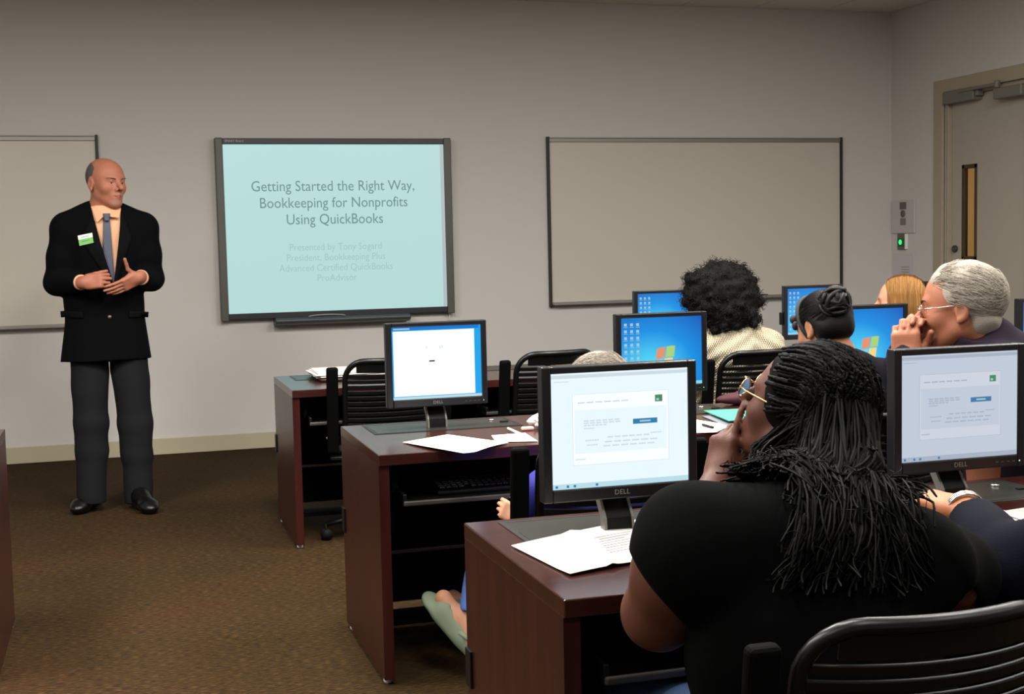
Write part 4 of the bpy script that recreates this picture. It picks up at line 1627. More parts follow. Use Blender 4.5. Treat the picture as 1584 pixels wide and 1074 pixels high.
def seated(label, org, skin_mats, hc, fwd, s, nb, shL, shR, arms, hips, legs, top, pants, shoes, h=.006, roll=0, torso=None, sleeve=(.07, .06, .05), sleeve_to=.9,
           torso_r=(.15, .17), eyes=True, disp=None, stub=False, extra_body=None, cutn=None, pant_r=(.095, .075, .06), armr=(.046, .045, .04, .04, .028), hem_z=None, jaw=1., pant_end=1.):
    """a sitting figure. arms: list of (side, shoulder, elbow, wrist, hand kwargs or None); legs: list of (hip, knee, ankle, toe)"""
    org = np.asarray(org, float)
    t = empty('person', org, 0, label, 'person')
    HR = frame_of(fwd, roll=roll)
    hg = lambda *v: hc + HR @ (np.array(v) * s)
    P = head_prims(hc, HR, s, jaw=jaw)
    P += [cone(hg(0, -.020, -.05), nb, .056 * s, .060 * s, .03), cone(nb + V3(0, 0, -.09), hips, .08, .10, .04)]
    for side, sh, el, wr, hk in arms:
        P += limb(sh, el, wr, armr)
        P.append(cone(nb + V3(0, 0, -.06), sh, .04, armr[0] * .9, .04))
        if hk:
            P += hand_prims(wr, side=side, **hk)
    for hip, kn, an, toe in legs:
        P += limb(hip, kn, an, (.075, .075, .055, .05, .038))
        P += [cone(an, an + unit(toe - an) * .08, .036, .036, .02), cone(an + V3(0, 0, -.03), toe, .036, .028, .03)]
    P += extra_body or []
    body_mesh('body', P, skin_mats, t, org, h * .75, None, lips_region(hc, HR, s, stub), eyes_extra(hc, HR, s) if eyes else None, 1)
    # top
    T = torso or [cone(nb * .75 + hips * .25, hips, torso_r[0], torso_r[1], .05, (0, 1, 0), .72)]
    T = list(T)
    for side, sh, el, wr, hk in arms:
        T.append(cone(nb + V3(0, 0, -.035), sh, .055, sleeve[0], .05))
        if sleeve_to > 1:
            w2 = el + (wr - el) * (sleeve_to - 1)
            T += [cone(sh, el, sleeve[0], sleeve[1], .03), cone(el, w2, sleeve[1], sleeve[2], .02, cut=True)]
        else:
            w2 = sh + (el - sh) * sleeve_to
            T.append(cone(sh, w2, sleeve[0], sleeve[1], .03, cut=True if cutn is None else cutn))
    if hem_z is not None:
        T.append(plane((0, 0, hem_z), (0, 0, -1)))
    to = body_mesh('top', T, top, t, org, h, disp, None, None, 2)
    Q = [cone(hips + V3(0, 0, .06), hips, pant_r[0] * 1.5, pant_r[0] * 1.6, .04, (0, 1, 0), .8)]
    for hip, kn, an, toe in legs:
        Q += [cone(hip, kn, pant_r[0], pant_r[1], .03), cone(kn, kn + (an - kn) * pant_end, pant_r[1], pant_r[2], .02, cut=True)]
    body_mesh('trousers', Q, pants, t, org, .008, waves(3, .004, 18, 40), None, None, 2)
    for hip, kn, an, toe in legs if shoes else []:
        d = unit((toe - an) * [1, 1, 0])
        hl = an + V3(0, 0, 0) - d * .045
        hl[2] = .035
        tt = toe.copy()
        tt[2] = .03
        body_mesh('shoe', [cone(hl, tt, .042, .040, .02, (0, 0, 1), .85), cone(an + V3(0, 0, -.03), an + V3(0, 0, .02), .045, .045, .03), plane((0, 0, .003), (0, 0, -1))], shoes, t, org, .006, None, None, None, 1)
    return t, HR, hg, to


def cap(hg, HR, s, grow=.012, face=(.088, .115, .115), fc=(0, .105, -.045), low=-.075, back=None, k=.01, brow=None):
    """hair mass over the skull, open at the face"""
    P = [ell(hg(0, -.018, .034), np.array([.077 + grow, .096 + grow, .089 + grow]) * s, HR, 0)]
    if back:
        P += back
    P += [ell(hg(*fc), np.array(face) * s, HR, k, True), plane(hg(0, 0, low), -HR[:, 2])]
    return P


def scalp_strands(hg, HR, s, n, length, seed, keep, grow=.008, droop=.5, comb=(0, -.6, .1), jit=.35, K=6, curl=0, lift=.12, mx=1.2):
    r = np.random.default_rng(seed)
    out = []
    while len(out) < n:
        d = unit(r.normal(size=3))
        q = np.array([0, -.018, .034]) + d * np.array([.077 + grow, .096 + grow, .089 + grow])
        if not keep(q):
            continue
        flow = np.array(comb) + d * lift + r.normal(size=3) * jit
        flow -= d * (flow @ d - lift)
        L = length * r.uniform(.6, 1.2)
        p = q.copy()
        path = []
        v = unit(flow)
        for i in range(K):
            path.append(hg(*p))
            v = unit(v + np.array([0, 0, -droop * .25]) + (r.normal(size=3) * curl if curl else 0))
            p = p + v * L / (K - 1)
            e = (p - np.array([0, -.018, .034])) / np.array([.077, .096, .089])
            m = np.linalg.norm(e)
            lo_, hi_ = 1.07 + grow * 3, mx
            if m < lo_ or m > hi_:
                p = np.array([0, -.018, .034]) + (p - np.array([0, -.018, .034])) * (lo_ if m < lo_ else hi_) / m
        out.append(path)
    return np.array(out)


def add_hair(t, org, mats, prims, paths_list, h=.005, disp=None, it=1, name='hair'):
    Vv, F = surf(prims, h, disp)
    Vv = relax(Vv, F, it)
    mi = np.zeros(len(F), int)
    parts = [(Vv, F)]
    mis = [mi]
    for pth, r0, r1, m in paths_list:
        v, f = strands(pth, r0, r1)
        parts.append((v, f))
        mis.append(np.full(len(f), m))
    v, f = join_vf(parts)
    return link(name, np_mesh(name, v - np.asarray(org), f, True, np.concatenate(mis)), mats, t)


def glasses(t, org, hg, HR, s, m, lens, up=0., lens_r=(.024, .019), out=.112):
    mb = MB()
    L = lambda *v: Vector(hg(*v) - org)
    for sx in (-1, 1):
        ring = [L(sx * .032 + lens_r[0] * math.cos(a), out - .004 * abs(math.cos(a)) - (.006 if sx * math.cos(a) > 0 else 0), up + lens_r[1] * math.sin(a)) for a in np.linspace(0, 2 * math.pi, 25)[:-1]]
        mb.tube(ring, .0013 * s, 6, 0, True)
        mb.add([tuple(p) for p in ring], [tuple(range(24))], 1)
        mb.tube([L(sx * .055, out - .008, up + .006), L(sx * .074, out - .03, up + .009), L(sx * .079, .04, up + .010), L(sx * .081, -.005, up + .012), L(sx * .080, -.03, up - .012)], .0014 * s, 6)
    mb.tube([L(-.009, out - .002, up + .004), L(0, out + .002, up + .008), L(.009, out - .002, up + .004)], .0012 * s, 6)
    return mb.build('glasses', [m, lens], t)


gold = mat('gold_wire', '#c9a468', .3, metal=1)
silv = mat('silver_wire', '#c8c4bc', .25, metal=1)
lensm = mat('spectacle_lens', '#eef4ff', .03, trans=1)
blacktrouser = mat('black_trousers', '#0e0e10', .85)
darkshoe = mat('dark_shoe', '#0b0a0a', .5)


def legs_of(hips, az, knee_len=.43, w=.1, kz=.50, foot=.22, an_back=.0):
    f = V3(math.sin(az), math.cos(az), 0)
    r = V3(math.cos(az), -math.sin(az), 0)
    out = []
    for sx in (-1, 1):
        hp = hips + r * sx * w * .9
        kn = hips + r * sx * (w * 1.15) + f * knee_len
        kn[2] = kz
        an = kn + f * (.05 - an_back)
        an[2] = .10
        toe = an + f * foot * .75
        toe[2] = .035
        out.append((hp, kn, an, toe))
    return out


# ------------------------------------------------------------------ woman in black with long braids (nearest)
def braided_woman():
    hc = A(1243, 640, 2.15)
    az = math.radians(-33)
    s = 1.0
    fwd = V3(math.sin(az), math.cos(az), .40)
    nb = A(1245, 765, 2.02)
    shL, shR = A(1072, 845, 1.96), A(1412, 872, 1.93)
    elL = A(1020, 948, 2.06)
    wrL = A(1112, 738, 2.25)
    elR, wrR = V3(1.52, 2.12, .74), V3(1.42, 2.38, .79)
    hips = V3(1.15, 1.93, .50)
    org = V3(1.15, 1.93, 0)
    sk = skin('braided_woman', '#5a3324', '#3a1a16')
    legs = legs_of(hips + V3(0, .02, -.02), math.radians(-6), .44, .115, .475, an_back=.1)
    torso = [cone(A(1240, 915, 1.97), A(1245, 985, 1.95), .175, .20, .05, (0, 1, 0), .74), cone(A(1245, 985, 1.95), V3(1.17, 1.92, .50), .20, .225, .05, (0, 1, 0), .78),
             cone(nb + V3(0, 0, -.02), A(1240, 860, 1.97), .066, .12, .06), cone(A(1245, 830, 1.98), shL + V3(.03, 0, .0), .07, .085, .05), cone(A(1245, 830, 1.98), shR + V3(-.03, 0, .0), .07, .085, .05)]
    tee = mat('black_cotton_tee', '#060707', .95, spec=.05, bump=(260, .15))
    jeans = mat('blue_denim', '#2c4468', .85, bump=(500, .3))
    hkL = dict(Y=V3(.2, .1, .97), X=V3(.34, -.94, .03), curl=(.12, .9, 1.0, 1.1), spread=.02, s=.82, thumb=(.6, .3), thumb_out=.2)
    # the raised left hand holds the chin: palm towards the face
    arms = [('L', shL, elL, wrL, hkL), ('R', shR, elR, wrR, dict(Y=V3(-.3, 1, -.05), X=V3(-1, -.3, 0), curl=(.3, .35, .4, .4)))]
    t, HR, hg, top = seated('woman in a black T-shirt with long dark braids, glasses and a hand to her chin', org, sk, hc, fwd, s, nb, shL, shR, arms, hips, legs, tee, jeans, darkshoe,
                            h=.0055, torso=torso, sleeve=(.092, .086, .05), sleeve_to=.72, cutn=(-.75, .20, -.60), disp=waves(21, .0055, 14, 40, 9), armr=(.075, .078, .062, .052, .028), pant_r=(.098, .082, .07), jaw=1.05)
    glasses(t, org, hg, HR, s, gold, mat('blue_reflection_lens', '#5b86c8', .05, trans=.6), .004, (.025, .019), .120)  # blue reflection on the glass is painted into the lens colour
    hm = mat('braid_hair', '#020202', .7, spec=.06)
    hm2 = mat('braid_hair_sheen', '#050404', .6, spec=.12)
    base = cap(hg, HR, s, .016, (.080, .10, .14), (0, .108, -.035), -.16,
               [cone(hg(0, -.05, -.02), A(1282, 745, 1.97), .07, .055, .04), cone(hg(.04, -.045, -.02), A(1335, 725, 1.975), .045, .035, .03)])
    base = base[:-1]
    Vb, Fb = surf(base, .0065, waves(8, .003, 60, 110))
    bbase = BVHTree.FromPolygons([Vector(v) for v in Vb], [tuple(int(i) for i in q) for q in Fb])
    r = np.random.default_rng(5)
    paths, rad = [], []
    K = 34
    btop = BVHTree.FromPolygons([v.co + Vector(org) for v in top.data.vertices], [tuple(p.vertices) for p in top.data.polygons])
    for i in range(860):
        # root on the scalp, comb back and down, fall over the shoulders and back
        while True:
            d = unit(r.normal(size=3))
            q = np.array([0, -.018, .034]) + d * np.array([.088, .107, .100])
            if d[2] > -.35 and (q[1] < .050 + .35 * (q[2] - .05)) and not (q[1] > .01 and q[2] < .0 and abs(q[0]) > .03):
                break
        w0 = hg(*q)
        sd = q[0] / .088
        if sd < -.25:
            ex, ey = (r.uniform(1130, 1215), r.uniform(715, 790)) if r.random() < .55 else (r.uniform(1205, 1260), r.uniform(790, 900))
            yy = 2.02 - (ey - 720) * .0007
        else:
            ex, ey = r.uniform(1208, 1420), r.uniform(770, 925)
            yy = 1.97 - (ey - 740) * .0011 + .0004 * abs(ex - 1320)
        end = A(ex, ey, yy + r.uniform(-.02, .02))
        # mid point: back of the skull at nape height
        n0 = np.array([sd * .085, -.085 + .05 * abs(sd), -.065])
        if sd < -.25 and ex < 1200:
            n0 = np.array([-.095, -.005 + r.uniform(-.03, .01), -.07])
        m0 = hg(*(n0 + r.normal(size=3) * .012))
        crown = hg(*(np.array([q[0] * 1.08, (q[1] * .5 - .055), max(q[2], .02) * .85 + .012])))
        e = crown - hg(0, -.018, .034)
        crown = hg(0, -.018, .034) + e * max(1, .105 * s / np.linalg.norm(e))
        u = np.linspace(0, 1, K)[:, None]
        ctrl = [w0, crown, m0, m0 * .45 + end * .55 + V3(0, -.025, 0), end]
        # Catmull-Rom through the control points
        cp = [2 * ctrl[0] - ctrl[1]] + ctrl + [2 * ctrl[-1] - ctrl[-2]]
        pts = []
        for tt in np.linspace(0, len(ctrl) - 1 - 1e-6, K):
            j = int(tt)
            f = tt - j
            p0, p1, p2, p3 = cp[j], cp[j + 1], cp[j + 2], cp[j + 3]
            pts.append(.5 * ((2 * p1) + (-p0 + p2) * f + (2 * p0 - 5 * p1 + 4 * p2 - p3) * f * f + (-p0 + 3 * p1 - 3 * p2 + p3) * f ** 3))
        pts = np.array(pts)
        # keep outside the skull
        for k_ in range(K):
            l = (HR.T @ (pts[k_] - hc)) / s
            ee = (l - [0, -.018, .034]) / np.array([.090, .110, .102])
            mm = np.linalg.norm(ee)
            if mm < 1:
                l = np.array([0, -.018, .034]) + (l - [0, -.018, .034]) / mm
                pts[k_] = hc + HR @ (l * s)
        lift_ = r.uniform(.008, .034)
        l2 = r.uniform(-.002, .007)
        for k_ in range(0, K):
            loc_, nn_, _i, dist_ = bbase.find_nearest(Vector(pts[k_]))
            sd_ = (Vector(pts[k_]) - loc_).dot(nn_)
            if sd_ < l2:
                dr_ = unit(V3(2.2 * (pts[k_][0] - hc[0] - .03), -.22, .10 * (pts[k_][2] > hc[2] + .03)))
                h_ = bbase.ray_cast(Vector(pts[k_] + dr_ * .45), Vector(-dr_))[0] if sd_ < -.02 else loc_
                pts[k_] = np.array(h_ if h_ is not None else loc_) + (dr_ if sd_ < -.02 else np.array(nn_)) * l2
        for _z in range(2):
            pts[1:-1] = .25 * pts[:-2] + .5 * pts[1:-1] + .25 * pts[2:]
        for k_ in range(8, K):
            loc_, nn_, _i, dist_ = btop.find_nearest(Vector(pts[k_]))
            sd_ = (Vector(pts[k_]) - loc_).dot(nn_)
            if sd_ < lift_:
                pts[k_] = np.array(loc_) + np.array(nn_) * lift_
        # wavy ends
        ph, am = r.uniform(0, 6.28), r.uniform(.006, .026)
        ww = (np.linspace(0, 1, K) ** 2.2)[:, None]
        tw = np.linspace(0, r.uniform(9, 20), K)[:, None] + ph
        pts = pts + ww * am * np.concatenate([np.cos(tw), .6 * np.sin(tw), .3 * np.cos(tw + 1)], 1)
        paths.append(pts)
    paths = np.array(paths)
    # twisted rope look: resample finely, radius pulses along the length
    Kf = 90
    uu = np.linspace(0, K - 1, Kf)
    i0 = np.minimum(uu.astype(int), K - 2)
    ff = (uu - i0)[None, :, None]
    fine = paths[:, i0] * (1 - ff) + paths[:, i0 + 1] * ff
    pulse = 1 + .16 * np.sin(np.arange(Kf) * 2.1)
    v1, f1 = strands(fine[::2], .0040, .0021, 5, pulse)
    v2, f2 = strands(fine[1::2], .0034, .0018, 5, pulse)
    # small fly-away curls near the ends
    fl = []
    for i in range(420):
        p = paths[r.integers(len(paths)), r.integers(22, K)]
        a0 = r.uniform(0, 6.28)
        rr_ = r.uniform(.006, .016)
        ax = unit(r.normal(size=3))
        b1 = unit(np.cross(ax, [.3, .4, .8]))
        b2 = np.cross(ax, b1)
        tt = np.linspace(0, r.uniform(2, 5), 10)
        fl.append([p + rr_ * (b1 * math.cos(x + a0) + b2 * math.sin(x + a0)) + ax * x * .006 for x in tt])
    v3, f3 = strands(np.array(fl), .0012, .0006)
    v, f = join_vf([(Vb, Fb), (v1, f1), (v2, f2), (v3, f3)])
    mi = np.concatenate([np.zeros(len(Fb)), np.zeros(len(f1)), np.ones(len(f2)), np.ones(len(f3))]).astype(int)
    link('braided_hair', np_mesh('braided_hair', v - org, f, True, mi), [hm, hm2], t)
    # earring
    MB().tube([Vector(hg(-.083, -.004, -.036) - org), Vector(hg(-.084, -.004, -.05) - org)], .0025, 8).tube([Vector(hg(-.084, -.003, -.056) - org), Vector(hg(-.085, -.003, -.072) - org)], .003, 8).build('earring', M['steel'], t)
    return t


braided_woman()


# ------------------------------------------------------------------ person in the navy jacket at the right edge
def navy_person():
    org = V3(2.08, 1.93, 0)
    hc = V3(2.06, 1.98, 1.16)
    nb = V3(2.07, 1.96, .985)
    hips = V3(2.08, 1.90, .50)
    shL, shR = V3(1.885, 1.93, .90), V3(2.27, 1.93, .90)
    wrL = A(1492, 787, 2.34)
    elL = A(1560, 880, 2.10)
    wrR, elR = V3(2.2, 2.42, .78), V3(2.36, 2.1, .72)
    sk = skin('navy_person', '#a86a45', '#8a4a40')
    navy = mat('navy_jacket', '#080a16', .9, spec=.1, bump=(300, .2))
    legs = legs_of(hips + V3(0, .02, .02), 0, .44, .1, .52, an_back=.05)
    hk = dict(Y=V3(-.50, .80, .12), X=V3(.80, .5, .15), curl=(.75, .8, .85, .9), spread=.02, s=.98, thumb=(.6, .4), thumb_out=.25)
    torso = [cone(V3(2.07, 1.95, .87), hips, .16, .185, .05, (0, 1, 0), .75), cone(nb, V3(2.07, 1.95, .85), .08, .14, .05)]
    t, HR, hg, top = seated('person in a navy jacket reaching in from the right edge, silver bracelet on the wrist', org, sk, hc, V3(-.2, .95, -.05), 1., nb, shL, shR,
                            [('L', shL, elL, wrL, hk), ('R', shR, elR, wrR, dict(Y=V3(-.2, 1, -.1), X=V3(-1, -.2, 0), curl=(.4, .45, .5, .5)))], hips, legs, navy, blacktrouser, darkshoe,
                            h=.006, torso=torso, sleeve=(.082, .070, .052), sleeve_to=1.86, disp=waves(31, .006, 22, 48, 7), armr=(.05, .05, .042, .042, .031))
    hm = mat('navy_person_hair', '#14100d', .6, bump=(300, .5))
    add_hair(t, org, hm, cap(hg, HR, 1., .014), [(scalp_strands(hg, HR, 1., 500, .05, 2, lambda q: q[1] < .04 and q[2] > -.04), .0012, .0006, 0)])
    d = unit(wrL - elL)
    b1 = unit(np.cross(d, (0, 0, 1)))
    b2 = np.cross(d, b1)
    mb = MB()
    for o_ in (-.010, -.004, .002):
        mb.tube([Vector(wrL + d * o_ + .0385 * (b1 * math.cos(a) + b2 * math.sin(a)) - org) for a in np.linspace(0, 2 * math.pi, 21)[:-1]], .0028, 6, 0, True)
    mb.build('bracelet', M['steel'], t)
    return t


navy_person()


# ------------------------------------------------------------------ grey-haired man in the plum shirt
def plum_man():
    y = 3.2
    hc = A(1487, 477, y)
    az = math.radians(-47)
    f = V3(math.sin(az), math.cos(az), -.08)
    s = 1.02
    org = V3(2.52, 3.28, 0)
    nb = A(1528, 535, 3.18)
    hips = V3(2.52, 3.30, .50)
    shL, shR = A(1562, 585, 3.02), A(1535, 568, 3.42)
    fx = unit(V3(f[0], f[1], 0))
    wrL = A(1403, 565, 3.23)
    wrR = wrL + V3(.045, .055, -.005)
    elL, elR = A(1466, 640, 3.08), A(1440, 640, 3.42)
    sk = skin('plum_man', '#a1664c', '#8a4a3e')
    shirt = mat('plum_shirt', '#221925', .85, spec=.15, bump=(420, .25))
    legs = legs_of(hips + V3(0, 0, .02), math.radians(-35), .42, .1, .5, an_back=.1)
    hkL = dict(Y=V3(-.02, .08, 1), X=-fx, curl=(.75, .8, .85, .9), spread=.05, s=1.0, thumb=(.45, .3), thumb_out=.35)
    hkR = dict(Y=V3(.06, -.02, 1), X=-fx, curl=(.75, .8, .85, .9), spread=.05, s=1.0, thumb=(.45, .3), thumb_out=.35)
    torso = [cone(A(1562, 605, 3.2), V3(2.56, 3.26, .72), .15, .165, .05, fx, .8), cone(V3(2.56, 3.26, .72), hips, .165, .17, .05), cone(nb, A(1560, 585, 3.2), .085, .14, .06),
             cone(nb + V3(0, 0, -.02), hc + (frame_of(f) @ V3(0, -.034, -.088)), .086, .074, .02, cut=(-.25 * f[0], -.25 * f[1], 1))]
    t, HR, hg, top = seated('grey-haired man with glasses in a plum shirt, chin resting on clasped hands', org, sk, hc, f, s, nb, shL, shR,
                            [('L', shL, elL, wrL, hkL), ('R', shR, elR, wrR, hkR)], hips, legs, shirt, blacktrouser, darkshoe, h=.005, torso=torso, sleeve=(.085, .068, .046), sleeve_to=2.20,
                            disp=waves(41, .004, 22, 50, 7), armr=(.05, .05, .042, .042, .030))
    glasses(t, org, hg, HR, s, silv, lensm, .000, (.021, .016), .112)
    h1, h2, h3 = mat('silver_hair', '#a39b8e', .8, spec=.1, bump=(400, .6)), mat('pale_silver_hair', '#b5ada0', .8, spec=.1), mat('pepper_hair', '#837b70', .8, spec=.1)
    keep = lambda q: (q[1] < .088 if q[2] > .062 else (q[1] < .030 if q[2] > .015 else (q[1] < .0 if q[2] > -.0 else q[1] < -.03))) and q[2] > -.075
    pr = [ell(hg(0, -.012, .038), np.array([.0815, .1015, .095]) * s, HR, 0), ell(hg(0, -.048, -.035), np.array([.064, .056, .05]) * s, HR, .02),
          ell(hg(0, .105, -.035), np.array([.12, .080, .086]) * s, HR, .012, True), ell(hg(0, .03, -.075), np.array([.12, .066, .085]) * s, HR, .012, True), plane(hg(0, 0, -.078), -HR[:, 2])]
    for sx in (-1, 1):
        pr.append(ell(hg(sx * .085, -.008, -.004), np.array([.02, .023, .036]) * s, HR, .006, True))
    ps = [(scalp_strands(hg, HR, s, n, L, sd, keep, .006, .5, (0, -.9, .1), .15, lift=.07, mx=1.16), .0007, .0004, m) for n, L, sd, m in ((2000, .05, 1, 0), (2000, .055, 2, 1), (700, .045, 3, 2))]
    add_hair(t, org, [h1, h2, h3], pr, ps, .0045, waves(7, .0025, 70, 130))
    br = []
    for sx in (-1, 1):
        for i in range(44):
            u = i / 43
            p = np.array([sx * (.012 + .036 * u), .101 - .018 * u ** 1.6, .021 + .007 * math.sin(u * 2.4)])
            br.append([hg(*p), hg(*(p + [sx * .005, .003, .003])), hg(*(p + [sx * .010, .002, .004]))])
    v, f_ = strands(np.array(br), .0014, .0006)
    link('eyebrow', np_mesh('eyebrow', v - org, f_), h3, t)
    return t


plum_man()


# ------------------------------------------------------------------ woman with the hair bun
def bun_woman():
    y = 3.86
    hc = A(1275, 508, y)
    az = math.radians(-12)
    f = V3(math.sin(az), math.cos(az), -.38)
    s = .93
    org = V3(2.27, 3.84, 0)
    nb = A(1303, 557, y - .05)
    hips = V3(2.27, 3.82, .5)
    shL, shR = A(1222, 600, y - .02), A(1362, 590, y - .04)
    sk = skin('bun_woman', '#9a6a4c', '#84483e')
    navy = mat('dark_navy_top', '#0b0c13', .9, spec=.1, bump=(300, .2))
    elL, wrL = A(1215, 690, y + .05), V3(2.12, 4.2, .64)
    elR, wrR = A(1390, 690, y + .05), V3(2.40, 4.2, .64)
    legs = legs_of(hips + V3(0, 0, .02), 0, .42, .09, .5, an_back=.1)
    torso = [cone(nb + V3(0, -.0, -.09), hips, .13, .165, .05, (0, 1, 0), .74), cone(nb + V3(0, 0, -.015), nb + V3(0, -.01, -.11), .062, .12, .05, cuta=(0, .25, 1))]
    hk = dict(Y=V3(0, 1, 0), X=V3(1, 0, 0), curl=(.3, .3, .3, .3), s=.9)
    t, HR, hg, top = seated('woman in a dark navy top with her black hair in a bun, seen from behind', org, sk, hc, f, s, nb, shL, shR,
                            [('L', shL, elL, wrL, hk), ('R', shR, elR, wrR, dict(hk, X=V3(-1, 0, 0)))], hips, legs, navy, blacktrouser, darkshoe, h=.006, torso=torso,
                            sleeve=(.068, .058, .045), sleeve_to=1.8, disp=waves(51, .003, 20, 45))
    hm, hm2 = mat('black_bun_hair', '#060404', .5, spec=.25), mat('bun_hair_brown', '#100907', .5, spec=.25)
    bc = A(1292, 468, y - .075)
    pr = cap(hg, HR, s, .010, (.075, .075, .12), (0, .108, -.05), -.062, [ell(hg(0, -.055, -.02), np.array([.066, .056, .048]) * s, HR, .03), ell(bc, (.048, .046, .044), None, .012)], .01)
    for sx in (-1, 1):
        pr.append(ell(hg(sx * .085, -.008, -.012), np.array([.022, .026, .042]) * s, HR, .006, True))
    r = np.random.default_rng(9)
    coils = []
    for i in range(26):
        ax = unit(r.normal(size=3) * [.5, .5, .4] + V3(.2, -.5, .7))
        b1 = unit(np.cross(ax, [.2, .9, .3]))
        b2 = np.cross(ax, b1)
        a0 = r.uniform(0, 6.28)
        rd = r.uniform(.030, .050)
        hgt = r.uniform(-.03, .03)
        coils.append([bc + rd * math.sqrt(max(.15, 1 - (hgt / .055) ** 2)) * (b1 * math.cos(x + a0) + b2 * math.sin(x + a0)) + ax * (hgt + .004 * math.sin(3 * x)) for x in np.linspace(0, 4.5, 22)])
    coils = np.array(coils)
    keep = lambda q: q[2] > -.04 and q[1] < .06
    toward = HR.T @ (bc - hc) / s
    comb = []
    for i in range(620):
        while True:
            d = unit(r.normal(size=3))
            q = np.array([0, -.018, .034]) + d * np.array([.0885, .1075, .1005])
            if q[2] > -.085 and q[1] < .055 and not (abs(q[0]) > .05 and q[2] < .02 and q[1] > -.04) and (q[2] > -.03 or q[1] < -.02):
                break
        tgt = toward * .92
        pp = []
        for u in np.linspace(0, 1, 12):
            p = q * (1 - u) + tgt * u
            e = (p - [0, -.018, .034]) / np.array([.0885, .1075, .1005])
            p = np.array([0, -.018, .034]) + (p - [0, -.018, .034]) / max(np.linalg.norm(e), .2) if np.linalg.norm(e) < 1 else p
            pp.append(hg(*p))
        comb.append(pp)
    comb = np.array(comb)
    Vb, Fb = surf(pr, .0045, waves(12, .0015, 60, 120))
    Vb = relax(Vb, Fb, 1)
    vc, fc = strands(coils, .010, .006, 7)
    v1, f1 = strands(comb, .0014, .0010)
    v, f_ = join_vf([(Vb, Fb), (vc, fc), (v1, f1)])
    mi = np.concatenate([np.zeros(len(Fb)), (np.arange(len(fc)) // 147) % 2, np.arange(len(f1)) // 33 % 3 == 0]).astype(int)
    link('hair', np_mesh('hair', v - org, f_, True, mi), [hm, hm2], t)
    # dark headband with a pale stripe and a knot
    mb = MB()
    ring = []
    for a in np.linspace(0, 2 * math.pi, 41)[:-1]:
        ring.append(Vector(hg(.0825 * math.sin(a), .024 + .012 * math.cos(a), .034 + .0955 * math.cos(a)) - org))
    mb.tube(ring, .008, 8, 0, True)
    kv = hg(-.055, .088, .066)
    mb.sphere(Vector(hg(-.058, .074, .060) - org), .016, 8, 0, (1, .9, 1))
    mb.sphere(Vector(hg(-.068, .066, .034) - org), .013, 8, 0, (.9, .8, 1.2))
    mb.build('headband', mat('headband_cloth', '#0c0e16', .7), t)
    return t


bun_woman()


